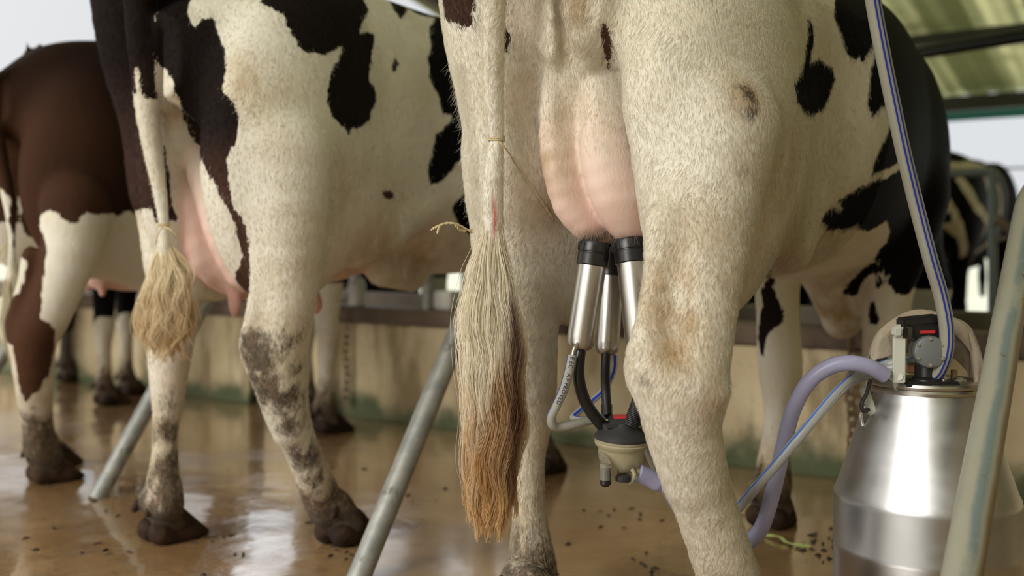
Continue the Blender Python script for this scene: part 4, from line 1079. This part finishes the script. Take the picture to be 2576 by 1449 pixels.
T2 = [(570, 412, 10), (600, 413, 34), (640, 416, 48), (700, 418, 52), (780, 414, 60), (840, 410, 64), (890, 412, 58)]
switch(c2, 'tail_switch', 4200, 2.53, T2, (575, 680), (740, 900), col2, .0008, waves=(6, 95), seed=9, clumps=42, label='short blond wavy switch')
def col3(X, Y, t, ci, nc, rg):
    return np.broadcast_to(np.array([.62, .56, .40]), Y.shape + (3,)) * rg.uniform(.75, 1.15, (len(Y), 1, 1))
T3 = [(610, 30, 8), (650, 32, 20), (720, 34, 26), (820, 34, 26), (900, 34, 20)]
switch(c3, 'tail_switch', 1200, 3.30, T3, (615, 700), (820, 900), col3, .0011, waves=(6, 30), seed=2, clumps=20)
coat_fur(c1, 230000, .011, (-.5, -.4, .05), (.5, .75, 1.3), rad=.00026)
coat_fur(c2, 70000, .011, (-.5, -.4, .05), (.5, .9, 1.45), rad=.00036, seed=8)
# fringe of stray hair: back edge of the far thigh, and under the udder
def wisps(cow, name, pts, n, ln, seed=4, rad=.00018, down=(-.15, 0, -.8), spread=.5, col=(.82, .78, .68)):
    rg = np.random.default_rng(seed); P0, DD = [], []
    for i in range(n):
        a = rg.random() * (len(pts) - 1); k = int(a); fr = a - k
        px = pts[k][0] + (pts[k + 1][0] - pts[k][0]) * fr; py = pts[k][1] + (pts[k + 1][1] - pts[k][1]) * fr
        h = cow.hit(px + rg.normal(0, 9), py + rg.normal(0, 9))
        if h[0] is None: continue
        P0.append(h[0]); DD.append((Vector(down) + h[1] * .25 + Vector(rg.normal(0, spread, 3))).normalized() * ln * rg.uniform(.5, 1.3))
    P0 = np.array(P0); DD = np.array(DD); t = np.linspace(0, 1, 6)[None, :, None]
    cv = rg.normal(0, .25, (len(P0), 1, 3)) * ln
    L = P0[:, None] + DD[:, None] * t + cv * t * t + np.array([0, 0, -.3]) * ln * t * t
    return strands(name, cow.root, L, np.linspace(1, .3, 6)[None, :] * rad, np.broadcast_to(np.array(col), L.shape))
wisps(c1, 'stray_hair', [(1150, 150), (1170, 250), (1188, 380), (1196, 520)], 900, .020, down=(-.35, 0, -.8), spread=.22)
wisps(c1, 'udder_hair', [(1430, 575), (1470, 598), (1515, 590), (1560, 595), (1605, 590)], 130, .020, rad=.00012)

def curve_tube(name, pts, r, material, parent=None, n=10, seg=16, ref=None, attr=False, inv=None, caps=True):
    m = MB(inv); m.tube(catmull(pts, n), r, seg, ref, caps); return m.build(name, material, parent, attr=attr)
def twine(pts_list, r, label):
    m = MB()
    for pts in pts_list:
        c = catmull(pts, 8)
        for ph in (0, math.pi):      # two plies
            q = []
            for i, p in enumerate(c):
                a = i * .9 + ph; q.append(p + Vector((math.cos(a), math.sin(a) * .5, math.sin(a))) * r * .55)
            m.tube(q, r * .6, 6)
    return tag(m.build('twine', MTWINE), label, 'twine', 'twine tied to the tails')
def ring(px, py, d, rp, turns=2.6, dy=10, sq=.9):
    out = []
    n = int(turns * 12)
    for i in range(n):
        a = i / 12 * 2 * math.pi; out.append(P(px, py + dy * (i / n - .5), d) + Vector((math.cos(a) * rp * d / FPX, math.sin(a) * rp * d / FPX * sq, 0)))
    return out
hk = [c1.hit(x, y) for x, y in ((1300, 418), (1338, 470), (1368, 515), (1390, 548))]
tp = [P(1256, 356, 1.862), P(1268, 368, 1.865), P(1284, 390, 1.89)] + [(c1.M @ h[0]) + Vector((0, -.006, 0)) for h in hk if h[0] is not None]
twine([ring(1249, 351, 1.88, 20), tp], .0016, 'jute twine wound round the tail of the milked cow and pulled across to its leg')
twine([[P(1188, 586, 1.87), P(1165, 572, 1.86), P(1145, 563, 1.85), P(1120, 562, 1.845), P(1100, 570, 1.84), P(1085, 578, 1.84)],
       [P(1188, 578, 1.87), P(1160, 580, 1.86), P(1146, 566, 1.85)], [P(1112, 563, 1.845), P(1104, 574, 1.84), P(1101, 586, 1.84)]], .0022, 'loose frayed twine end sticking out left of the long tail')
twine([ring(412, 566, 2.53, 14, 2.4, 10), [P(412, 570, 2.50), P(430, 578, 2.495), P(444, 592, 2.50)], [P(408, 572, 2.50), P(398, 590, 2.49), P(392, 612, 2.49)]], .0022, 'twine knotted round the blond tail of the muddy-hocked cow')
twine([[P(-8, 645, 3.26), P(6, 625, 3.25), P(14, 632, 3.25), P(10, 650, 3.25), P(-4, 660, 3.26)], [P(20, 612, 3.26), P(8, 622, 3.25), P(-10, 616, 3.26)]], .003, 'twine loop hanging by the tail of the brown and white cow')

# ================================================================== stall pipes
def stall_pipe(base, d, label, r=.0275, material=None, slope=1.45, hz=.80, foot=True, end_p=WP + .03):
    base = Vector((base[0], base[1], 0)); d = Vector((d[0], d[1], 0)).normalized()
    s1 = hz / slope
    up = (d + Vector((0, 0, slope))).normalized()
    a = base - up * .01; knee = base + d * s1 + Vector((0, 0, hz))
    end = knee + FW * max(.3, (end_p - knee.dot(FW)))
    m = MB(); pts = [a]
    for k in range(1, 9): pts.append(a + (knee - up * .14 - a) * k / 8)
    for k in range(1, 9):
        t = k / 9; pts.append((knee - up * .14) * (1 - t) ** 2 + knee * 2 * t * (1 - t) + (knee + FW * .14) * t * t)
    pts += [knee + FW * .14, end - FW * .10]
    for k in range(1, 7):
        t = k / 7; pts.append((end - FW * .10) * (1 - t) ** 2 + end * 2 * t * (1 - t) + (end - Vector((0, 0, .10))) * t * t)
    pts += [end - Vector((0, 0, .10)), Vector((end.x, end.y, .50))]
    m.tube(pts, r, 32)
    return tag(m.build('stall_pipe', material or MPIPE, attr=True), label, 'pipe', 'leaning stall pipes')
stall_pipe((-1.27, 3.17), (.57, .82), 'galvanised leaning pipe left of the muddy-hocked cow, its foot on the wet floor')
stall_pipe((-.354, 2.37), (.57, .82), 'galvanised leaning pipe between the blond tail cow and the milked cow, before the long tail')
stall_pipe((-2.18, 3.97), (.57, .82), 'leaning pipe at the far left edge behind the brown cow')
stall_pipe((.385, 1.06), (.53, .85), 'thick worn pipe with flaking paint and rust, in front of the milk can', .0275, MPIPE2, slope=.62, hz=.90)

# rail and metal frame at the right
m = MB(); m.tube([P(2190, 153, 5.25), P(2930, 36, 4.62)], .031, 20); tag(m.build('rail', MRAIL), 'dark round steel rail crossing under the roof at top right', 'rail')
rt = empty('metal_frame', P(2497, 627, 5.2)); rt.location.z = 0; tag(rt, 'grey upright metal frame with a top bar, in front of the striped black cow', 'frame')
iv = Matrix.Translation(rt.location).inverted()
b0 = P(2497, 627, 5.2)
m = MB(iv); m.tube([(b0.x, b0.y, 0), (b0.x, b0.y, 1.16)], .022, 14); m.build('post', MFRAME, rt)
m = MB(iv); m.tube([Vector((b0.x, b0.y, 1.15)), Vector((b0.x, b0.y, 1.15)) - RT * 1.5], .022, 14); m.build('top_bar', MFRAME, rt)
m = MB(iv); e = Vector((b0.x, b0.y, 1.15)) - RT * 1.5; m.tube([(e.x, e.y, 0), (e.x, e.y, 1.15)], .022, 14); m.build('post', MFRAME, rt)
m = MB(iv); m.box(P(2535, 572, 5.15), (1, 0, -.75), (0, 1, 0), (.75, 0, 1), .075, .012, .022); m.tube([P(2560, 590, 5.15), (b0.x, b0.y, .80)], .010, 8); m.build('bracket', MTROUGH, rt)
m = MB(); m.tube([P(2500, 424, 9.0), P(2900, 416, 8.9)], .010, 6); tag(m.build('wire', MFRAME), 'thin wire strung level across the sky at the right edge', 'wire')

# ================================================================== chains on the trough wall, things on the ledge
def chain(px, y0, y1, label):
    k = (px - HX) / FPX; dd = (WP - .035) / (FW.x * k + FW.y); z0 = CAM_H - (y0 - HY) / FPX * dd; z1 = CAM_H - (y1 - HY) / FPX * dd
    base = Vector((k * dd, dd, 0)); L = .042; z = z0; i = 0; m = MB(); pts = []
    while z > z1:
        ax = RT if i % 2 else (RT * .5 + FW * .86); pts = []
        for q in range(13):
            a = q / 12 * 2 * math.pi; pts.append(base + ax * math.cos(a) * .013 + Vector((.004 * math.sin(i), 0, z - L / 2 + math.sin(a) * L * .6)))
        m.tube(pts, .0045, 6, caps=False); z -= L * .82; i += 1
    return tag(m.build('chain', MCHAIN), label, 'chain', 'chains on the trough wall')
chain(872, 786, 1000, 'rusty chain hanging down the trough wall beside the brown cow foreleg')
chain(2142, 852, 1120, 'rusty chain hanging down the trough wall left of the milk can')
def on_ledge(px, off=.05):
    k = (px - HX) / FPX; dd = (WP + off) / (FW.x * k + FW.y); return Vector((k * dd, dd, .50))
q = on_ledge(897); m = MB(); m.lathe([(0, 0), (.036, .002), (.036, .05), (.042, .09), (.034, .12), (.014, .135), (.014, .15), (0, .152)], q, seg=20)
tag(m.build('bottle', MWHITE), 'small white bottle standing on the trough ledge', 'bottle')
q = on_ledge(846); m = MB(); m.tube(catmull([q + RT * -.07 + Vector((0, 0, .012)), q + Vector((0, 0, .014)), q + RT * .04 + Vector((0, 0, .035)), q + RT * .07 + Vector((0, 0, .07))], 6), .016, 10)
tag(m.build('rope', MWHITE), 'short white rope end lying on the trough ledge beside the bottle', 'rope')
q = on_ledge(1125, .09); m = MB(); m.box(q + Vector((0, 0, .04)), RT, FW, (0, 0, 1), .055, .05, .04, .008)
tag(m.build('box', MWHITE), 'white block on the trough ledge left of the long tail', 'box')
q = on_ledge(1422, .10); m = MB(); m.lathe([(.05, 0), (.085, .10), (.09, .105), (.08, .10), (.045, .01), (0, .01)], q, seg=28)
tag(m.build('bowl', MWHITE), 'pale bowl on the trough ledge behind the left steel teat cup', 'bowl')

# ================================================================== milking cluster
UW = lambda px, d: px * d / FPX
DC = 1.93
cl = empty('milking_cluster', P(1560, 1190, DC)); tag(cl, 'steel teat cups with black rubber caps hanging from the pink udder, on a claw', 'milking cluster')
ci = Matrix.Translation(cl.location).inverted()
def cup(p0, p1, r, nip=None):
    p0, p1 = Vector(p0), Vector(p1); ax = (p0 - p1).normalized(); Ln = (p0 - p1).length
    m = MB(ci); m.lathe([(0, .0), (r * .55, .0), (r * .80, .004), (r * .95, .012), (r, .024), (r, Ln * .93), (r * 1.02, Ln), (r * .9, Ln)], p1, ax, 48)
    sh = m.build('teat_cup', MSTEEL, cl)
    m = MB(ci); m.lathe([(r * 1.02, Ln - .004), (r * 1.12, Ln - .002), (r * 1.13, Ln + .018), (r * 1.10, Ln + .019), (r * 1.10, Ln + .021), (r * 1.15, Ln + .022), (r * 1.15, Ln + .037), (r * 1.08, Ln + .041), (r * .5, Ln + .042), (r * .42, Ln + .03)], p1, ax, 48)
    for k in range(10):
        a = k * .628; u = ax.orthogonal().normalized(); w = ax.cross(u); dr = u * math.cos(a) + w * math.sin(a)
        m.box(p1 + ax * (Ln + .029) + dr * r * 1.155, dr, ax, dr.cross(ax), .0012, .006, .0012)
    lp = m.build('rubber_cap', MRUBBER, sh)
    return sh
cA = cup(P(1490, 664, DC - .02), P(1458, 880, DC - .03), UW(35.5, DC))
cC = cup(P(1589, 658, DC - .03), P(1613, 880, DC - .06), UW(37, DC))
cB = cup(P(1536, 692, DC + .13), P(1526, 892, DC + .10), UW(31.5, DC + .12))
def ctube(name, pts, r, material, seg=16, attr=False, ref=None, caps=True): return curve_tube(name, pts, r, material, cl, 10, seg, ref, attr, ci, caps)
ctube('milk_tube', [P(1462, 872, DC - .03), P(1457, 905, DC - .035), P(1456, 950, DC - .035), P(1468, 1000, DC - .02), P(1490, 1040, DC - .01), P(1516, 1072, DC)], [UW(q, DC) for q in np.linspace(14, 16, 51)], MRUBBER)
ctube('milk_tube', [P(1525, 885, DC + .10), P(1523, 930, DC + .08), P(1524, 985, DC + .05), P(1528, 1045, DC + .03)], UW(12.5, DC), MRUBBER)
ctube('milk_tube', [P(1612, 872, DC - .05), P(1616, 930, DC - .04), P(1612, 990, DC - .03), P(1602, 1035, DC - .02), P(1588, 1074, DC)], [UW(q, DC) for q in np.linspace(14, 18, 41)], MRUBBERM)
# ribbed collars
m = MB(ci)
for k in range(7): m.tube([P(1526 + k * .2, 1018 + k * 5, DC + .04), P(1526 + k * .2, 1021 + k * 5, DC + .04)], UW(14.5, DC), 16)
m.build('ribbed_collar', MRUBBER, cl)
m = MB(ci)
for k in range(22):
    a = P(1616 - k * 1.36, 985 + k * 3.9, DC - .025); b_ = P(1615.2 - k * 1.36, 987.4 + k * 3.9, DC - .025); m.tube([a, b_], UW(18.6, DC), 16)
m.build('ribbed_collar', MRUBBERM, cl)
m = MB(ci); m.tube(catmull([P(1450, 868, DC - .055), P(1444, 880, DC - .06), P(1438, 906, DC - .06)], 5), UW(5.5, DC), 12); m.build('nipple', MSTEEL, cl)
PT = [P(1440, 893, DC - .06), P(1431, 935, DC - .06), P(1418, 980, DC - .055), P(1400, 1020, DC - .05), P(1387, 1048, DC - .045), P(1389, 1068, DC - .04), P(1406, 1074, DC - .03), P(1445, 1067, DC - .02), P(1490, 1056, DC), P(1515, 1054, DC + .01)]
ptb = ctube('pulse_tube', PT, UW(11.5, DC), MPULSE, attr=True)
ctube('pulse_tube', [P(1546, 893, DC + .11), P(1545, 925, DC + .11), P(1535, 955, DC + .10), P(1515, 985, DC + .09), P(1485, 1012, DC + .08), P(1455, 1036, DC + .06), P(1441, 1050, DC + .05), P(1460, 1056, DC + .04), P(1500, 1056, DC + .03), P(1520, 1056, DC + .02)], UW(8.5, DC), MPULSE2, attr=True)
# printing along the clear tube
def lettering(text, pts, size, off, parent, inv, start=0., step=1.0):
    c = catmull(pts, 12); acc = [0.]
    for i in range(1, len(c)): acc.append(acc[-1] + (c[i] - c[i - 1]).length)
    m = MB(inv)
    s_ = start
    for ch in text:
        if ch != ' ':
            i = min(range(len(acc)), key=lambda k: abs(acc[k] - s_)); T = (c[min(i + 1, len(c) - 1)] - c[i - 1 if i else 0]).normalized()
            cu = bpy.data.curves.new('t', 'FONT'); cu.body = ch; cu.size = size; cu.extrude = .0001; cu.align_x = 'CENTER'; cu.align_y = 'CENTER'
            ob = bpy.data.objects.new('t', cu); dg = bpy.context.evaluated_depsgraph_get(); COL.objects.link(ob); bpy.context.view_layer.update()
            me = bpy.data.meshes.new_from_object(ob.evaluated_get(bpy.context.evaluated_depsgraph_get()))
            nrm = off.normalized(); nrm = (nrm - T * nrm.dot(T)).normalized(); up = nrm.cross(T)
            m.add([c[i] + off + T * v.co.x + up * v.co.y + nrm * v.co.z for v in me.vertices], [tuple(f.vertices) for f in me.polygons])
            bpy.data.objects.remove(ob); bpy.data.curves.remove(cu); bpy.data.meshes.remove(me)
        s_ += size * .74 * step
    return m.build('lettering', MINK, parent, smooth=False)
lettering('EEC APPROVED', PT, .0105, Vector((0, -UW(12.2, DC), 0)), ptb, ci, .006)
# claw
cb = P(1560, 1190, DC); ax = Vector((.04, -.06, 1)).normalized(); u1 = UW(1, DC)
hgt = lambda y: (1190 - y) * u1
m = MB(ci); m.lathe([(0, 0), (14 * u1, hgt(1190)), (36 * u1, hgt(1184)), (50 * u1, hgt(1170)), (56 * u1, hgt(1150)), (58 * u1, hgt(1128)), (60 * u1, hgt(1124)), (66 * u1, hgt(1119)), (68 * u1, hgt(1112)), (66 * u1, hgt(1109)), (68 * u1, hgt(1106)), (68 * u1, hgt(1099)), (60 * u1, hgt(1098))], cb, ax, 56)
m.build('milk_bowl', MBOWL, cl)
m = MB(ci); m.lathe([(69 * u1, hgt(1101)), (69 * u1, hgt(1095)), (58 * u1, hgt(1082)), (40 * u1, hgt(1072)), (30 * u1, hgt(1058)), (0, hgt(1056))], cb, ax, 48)
t0 = cb + ax * hgt(1056)
m.box(t0 + Vector((8 * u1, 0, 0)), (1, 0, .03), (0, 1, 0), (0, 0, 1), 42 * u1, 30 * u1, 9 * u1, .002)
m.box(t0 + Vector((-28 * u1, -26 * u1, -10 * u1)), (1, 0, 0), (0, 1, 0), (0, 0, 1), 16 * u1, 6 * u1, 5 * u1, .002)
m.box(t0 + Vector((56 * u1, 8 * u1, -8 * u1)), (1, .2, -.2), (0, 1, 0), (0, 0, 1), 18 * u1, 16 * u1, 8 * u1, .002)
for sx, sy in ((-40, -14), (26, -16), (-30, 20), (30, 20)):
    m.tube([cb + ax * hgt(1088) + Vector((sx * .9 * u1, sy * u1, 0)), cb + ax * hgt(1062) + Vector((sx * 1.0 * u1, sy * u1, 0))], 12 * u1, 16)
m.build('claw_cover', MRUBBERM, cl)
m = MB(ci); m.box(t0 + Vector((2 * u1, -6 * u1, 11 * u1)), (1, 0, .03), (0, 1, 0), (0, 0, 1), 26 * u1, 20 * u1, 3 * u1, .001); m.build('valve_plate', MRED, cl)
s0 = P(1523, 1166, DC - .055); m = MB(ci); m.tube([s0, s0 - Vector((0, 0, 42 * u1))], 14 * u1, 24); m.tube([s0 + Vector((0, 0, 2 * u1)), s0 + Vector((.0, .04, 12 * u1))], 12 * u1, 12); sg = m.build('sight_tube', MCLEAR, cl)
m = MB(ci); m.tube([s0 - Vector((0, 0, 12 * u1)), s0 - Vector((0, 0, 38 * u1))], 11.5 * u1, 20); m.lathe([(0, -57 * u1), (8 * u1, -56 * u1), (14 * u1, -50 * u1), (15 * u1, -40 * u1), (12 * u1, -38 * u1)], s0, (0, 0, 1), 24); m.build('shutoff_plug', MRUBBER, sg)
s1 = P(1567, 1202, DC - .04); m = MB(ci); m.lathe([(0, -9 * u1), (17 * u1, -8 * u1), (18 * u1, -6 * u1), (18 * u1, 5 * u1), (14 * u1, 7 * u1), (0, 7 * u1)], s1, (0, 0, 1), 24)
for k in range(18):
    a = k / 18 * 6.283; m.box(s1 + Vector((math.cos(a), math.sin(a), 0)) * 18 * u1, (math.cos(a), math.sin(a), 0), (-math.sin(a), math.cos(a), 0), (0, 0, 1), 1.2 * u1, 1.5 * u1, 5 * u1)
m.build('knob', MRUBBERM, cl)
m = MB(ci); m.tube(catmull([P(1549, 1178, DC - .04), P(1549, 1204, DC - .04), P(1554, 1210, DC - .04)], 4), 4 * u1, 8)
m.tube(catmull([P(1590, 1180, DC - .035), P(1596, 1196, DC - .04), P(1588, 1212, DC - .04), P(1580, 1216, DC - .04)], 5), 5 * u1, 8)
m.tube([P(1575, 1172, DC - .01), P(1600, 1188, DC - .02), P(1618, 1194, DC - .02)], [16 * u1, 13 * u1, 12 * u1], 18)
m.build('outlet', MBOWL, cl)

# ================================================================== hoses
H1 = [P(1603, 1189, DC - .02), P(1640, 1206, DC - .01), P(1700, 1240, DC), P(1760, 1290, DC + .01), P(1810, 1340, DC + .0), P(1850, 1364, 1.92), P(1884, 1362, 1.90), P(1915, 1328, 1.89), P(1938, 1262, 1.88), P(1956, 1190, 1.88), P(1974, 1110, 1.88), P(1996, 1030, 1.87), P(2034, 962, 1.86), P(2085, 924, 1.85), P(2135, 913, 1.84), P(2185, 922, 1.84), P(2226, 944, 1.85)]
rr_ = [UW(24, 1.9)] * 14 + [UW(19.5, 1.88)] * (16 * 10 + 1 - 14)
m = MB(); m.tube(catmull(H1, 10), rr_, 24); hose = m.build('milk_hose', MLAV); tag(hose, 'lavender milk hose looping up from the claw to the can lid', 'hose')
off = Vector((.008, 0, .009))
H2 = [P(1622, 1070, DC + .03), P(1648, 1140, DC + .07), P(1690, 1230, DC + .09), P(1745, 1310, DC + .10), P(1800, 1322, DC + .08), P(1862, 1272, 1.90), P(1905, 1222, 1.82), P(1960, 1160, 1.80), P(2030, 1076, 1.80), P(2095, 1000, 1.83), P(2150, 952, 1.89), P(2210, 928, 1.93), P(2262, 917, 1.92), P(2300, 915, 1.92)]
hh = empty('pulse_hose', H2[0]); tag(hh, 'twin clear pulse hose with a light blue line, passing in front of the lavender hose', 'hose'); hi_ = Matrix.Translation(hh.location).inverted()
for sgn in (-1, 1):
    curve_tube('hose', [p + off * sgn * (1 if i < 9 else 1 - (i - 8) * .12) for i, p in enumerate(H2)], .0088, MTWIN, hh, 10, 16, None, True, hi_)
H3 = [P(2176, -140, 1.74), P(2196, 0, 1.77), P(2216, 110, 1.785), P(2238, 220, 1.80), P(2270, 370, 1.82), P(2306, 520, 1.84), P(2340, 650, 1.85), P(2366, 740, 1.86), P(2381, 820, 1.86), P(2380, 880, 1.86), P(2365, 925, 1.87), P(2346, 950, 1.88)]
m = MB(); m.tube(catmull(H3, 10), UW(19, 1.82), 24); tag(m.build('vacuum_hose', MVAC, attr=True), 'thick grey hose with two blue lines, coming down to the pulsator', 'hose')

# ================================================================== milk can
CX, CY = .776, 1.94
can = empty('milk_can', (CX, CY, 0)); tag(can, 'brushed stainless steel milk can with a conical shoulder behind the worn pipe', 'milk can')
R0 = .166
m = MB(); m.lathe([(0, .006), (.150, .004), (.158, .0), (R0, .012), (R0, .20), (R0 + .0012, .205), (R0, .21), (R0, .292), (R0 * .992, .302), (R0 * .955, .314), (.128, .408), (.106, .478), (.099, .492), (.098, .498), (.090, .498)], (0, 0, 0), seg=96)
m.build('can_body', MCAN, can)
m = MB(); m.lathe([(.096, .496), (.1035, .497), (.1045, .501), (.102, .505), (.100, .5055), (.103, .507), (.1045, .511), (.102, .516), (.094, .517), (.088, .512), (.05, .519), (0, .522)], (0, 0, 0), seg=72); lid = m.build('lid', MSTEEL, can)
caninv = Matrix.Translation((CX, CY, 0)).inverted()
m = MB(); 
for s_ in (-1, 1): m = MB(); m.tube([(.098 * s_, .0, .49), (.112 * s_, -.01, .475), (.125 * s_, -.01, .45), (.121 * s_, -.01, .43)], .004, 10); m.build('shoulder_lug', MSTEEL, can)
# latch lever on the lid
m = MB(caninv); dl = CY - .088
m.box((P(2261, 960, dl) + P(2262, 845, dl)) / 2, (1, 0, 0), (0, 1, 0), (P(2262, 845, dl) - P(2261, 965, dl)), UW(15.5, dl), .0035, UW(61, dl), .0015)
m.box(P(2257, 832, dl - .008), (1, 0, .05), (0, 1, .3), (0, -.3, 1), UW(13.5, dl), .007, UW(16, dl), .005)
m.tube([P(2262, 948, dl - .004), P(2262, 948, dl + .008)], UW(9, dl), 16)
lv = m.build('latch_lever', MWHITEP, can)
m = MB(caninv); m.box(P(2272, 838, dl + .004), (1, 0, 0), (0, 1, 0), (0, 0, 1), UW(9, dl), .008, UW(17, dl), .003); m.build('lever_hinge', MRUBBER, lv)
# side handle
m = MB(caninv); m.box(P(2184, 1008, 1.91), (1, 0, .35), (0, 1, 0), (-.35, 0, 1), UW(11, 1.91), .004, UW(37, 1.91), .002); m.build('side_strap', MWHITEP, can)
m = MB(caninv); m.tube(catmull([P(2190, 955, 1.90), P(2180, 990, 1.89), P(2168, 1015, 1.885), P(2172, 1035, 1.885), P(2186, 1030, 1.89)], 6), UW(5, 1.9), 10); m.build('side_clip', MRUBBERM, can)
m = MB(caninv); m.tube([P(2228, 938, dl + .0), P(2252, 958, dl + .02)], UW(7, dl), 12); m.tube([P(2252, 958, dl + .02), P(2256, 978, dl + .03)], UW(8, dl), 12); m.build('inlet', MWHITEP, can)
# bail handle
m = MB(caninv); bp = [P(2194, 970, 1.945), P(2192, 900, 1.95), P(2215, 838, 1.955), P(2270, 800, 1.96), P(2340, 792, 1.96), P(2400, 808, 1.95), P(2440, 836, 1.945), P(2462, 890, 1.94), P(2462, 965, 1.94)]
m.tube(catmull(bp, 10), .0032, 10); m.build('bail_handle', MSTEEL, can)
# pulsator on the lid
pc = P(2333, 884, 1.885)
pr = empty('pulsator', pc); pr.parent = can; pr.location = caninv @ pc; pi_ = Matrix.Translation(pc).inverted()
pd = Vector((-.18, -1, .05)).normalized(); pw = UW(41, 1.885)
m = MB(pi_); m.lathe([(0, .030), (pw * .80, .030), (pw * .93, .028), (pw, .022), (pw, -.022), (pw * .9, -.026), (0, -.026)], pc, pd, 40); m.tube([pc + Vector((-pw * 1.3, 0, -.018)), pc + Vector((-pw * .7, 0, -.016))], .006, 12); m.build('housing', MGREY, pr)
m = MB(pi_); uu_ = pd.orthogonal().normalized(); uz = Vector((0, 0, 1)); uz = (uz - pd * uz.dot(pd)).normalized(); ux = uz.cross(pd)
for k in range(6):
    a = math.radians(30 + 60 * k); c_ = pc + pd * .030 + (ux * math.cos(a) + uz * math.sin(a)) * pw * .80; m.lathe([(.0036, 0), (.0036, .0015), (.002, .003), (0, .0032)], c_, pd, 12)
m.build('screw', MSTEEL, pr)
m = MB(pi_); m.lathe([(.030, -.064), (.028, -.050), (.022, -.045), (.022, -.025)], pc + Vector((0, .004, 0)), (0, 0, 1), 24); m.box(pc + Vector((0, .0, -.058)), (1, 0, 0), (0, 1, 0), (0, 0, 1), .048, .03, .006, .003)
m.build('base_block', MRUBBER, pr); m = MB(pi_); m.box(pc + Vector((.0, .012, pw + .006)), (1, 0, .04), (0, 1, 0), (0, 0, 1), .030, .022, .014, .004); m.box(pc + Vector((-.012, .012, pw + .026)), (1, 0, .1), (0, 1, 0), (0, 0, 1), .034, .020, .008, .003); m.build('top_cover', MRUBBER, pr)
m = MB(pi_); m.box(P(2333, 835, 1.873), (1, 0, .02), (0, 1, 0), (0, 0, 1), UW(19, 1.87), .003, UW(3.5, 1.87), .0005); m.build('red_band', MRED, pr)
m = MB(caninv); m.box(P(2292, 925, 1.90), (1, 0, 0), (0, 1, 0), (0, 0, 1), UW(14, 1.9), .010, UW(13, 1.9), .002); MBRN = simple('brown_rubber', (.30, .16, .08), .6); m.build('lid_block', MBRN, can); m = MB(caninv); m.tube([P(2400, 930, 1.90), P(2400, 972, 1.90)], UW(8, 1.9), 14); m.build('rubber_plug', MBRN, can)
m = MB(caninv); m.lathe([(.010, 0), (.013, .004), (.013, .009), (.006, .014), (0, .015)], P(2412, 968, 1.885), (0, 0, 1), 18); m.lathe([(.010, 0), (.011, .006), (0, .012)], P(2375, 960, 1.88), (0, 0, 1), 18); m.build('lid_nut', MSTEEL, can)

# cloth draped over the bail handle
def cloth():
    arc = catmull(bp, 12)[12:-14]; n = len(arc); W = 22; vs, fs = [], []
    for i, c in enumerate(arc):
        s_ = i / (n - 1)
        fr = np.interp(s_, [0, .10, .25, .42, .55, .68, .78, .9, 1.0], [.060, .060, .050, .032, .022, .024, .06, .11, .10])
        bk = np.interp(s_, [0, .3, .6, .8, 1.0], [.085, .06, .04, .09, .11])
        for j in range(W + 1):
            t = j / W * 2 - 1
            ln = (fr if t < 0 else bk) * abs(t) ** 1.1
            yo = (-.016 if t < 0 else .016) * min(1, abs(t) * 4) + .006 * math.sin(s_ * 34 + t * 2) * abs(t)
            xo = .006 * math.sin(s_ * 21 + t * 3) * abs(t) + (-.02 * abs(t) if s_ < .2 else 0) * (1 if t < 0 else .3)
            vs.append(c + Vector((xo, yo, .0065 - ln + .0025 * math.sin(s_ * 16 + 1))))
    for i in range(n - 1):
        for j in range(W):
            a = i * (W + 1) + j; fs.append((a, a + 1, a + W + 2, a + W + 1))
    m = MB(); m.add(vs, fs); o = m.build('cloth', MCLOTH); sd = o.modifiers.new('thick', 'SOLIDIFY'); sd.thickness = .0028; sd.offset = 1
    ss = o.modifiers.new('sub', 'SUBSURF'); ss.levels = 1; ss.render_levels = 1
    return tag(o, 'dirty pale cloth draped over the wire handle of the milk can', 'cloth')
cloth()

# ================================================================== bits on the floor
m = MB(); G = lambda px, py: P(px, py, FPX * CAM_H / (py - HY))
q = [G(1925, 1352) + Vector((0, 0, .006)), G(1960, 1362) + Vector((0, 0, .012)), G(1985, 1372) + Vector((0, 0, .006)), G(2040, 1383) + Vector((0, 0, .008))]
m.tube(catmull(q, 6), [.0035 + .0015 * math.sin(i * .9) for i in range(19)], 8); tag(m.build('grass_stalk', MSTALK), 'green grass stalk on the floor left of the milk can', 'stalk')
m = MB(); rg = np.random.default_rng(3)
for (cx, cy, n, sp) in ((2060, 1375, 26, 45), (1560, 1295, 10, 60), (1640, 1420, 8, 50), (300, 1250, 12, 60), (170, 1190, 6, 60), (880, 1330, 14, 60), (860, 1380, 10, 40), (600, 1375, 4, 60), (130, 1370, 5, 90), (300, 1390, 6, 120), (1380, 1400, 6, 70), (530, 1350, 4, 30), (1050, 1250, 6, 60), (1900, 1280, 6, 40)):
    for _ in range(n):
        c_ = G(min(2560, cx + rg.normal(0, sp)), cy + rg.normal(0, sp * .35)); a = rg.random() * 3.14; L_ = rg.uniform(.004, .014); d_ = Vector((math.cos(a), math.sin(a), 0)); w_ = rg.uniform(.0015, .005)
        m.tube([c_ - d_ * L_ + Vector((0, 0, .001)), c_ + Vector((0, 0, .003)), c_ + d_ * L_ + Vector((0, 0, .001))], [w_ * .4, w_, w_ * .3], 6)
tag(m.build('debris', MDUNG), 'small dark dung and straw bits scattered on the wet floor', 'debris', kind='stuff')
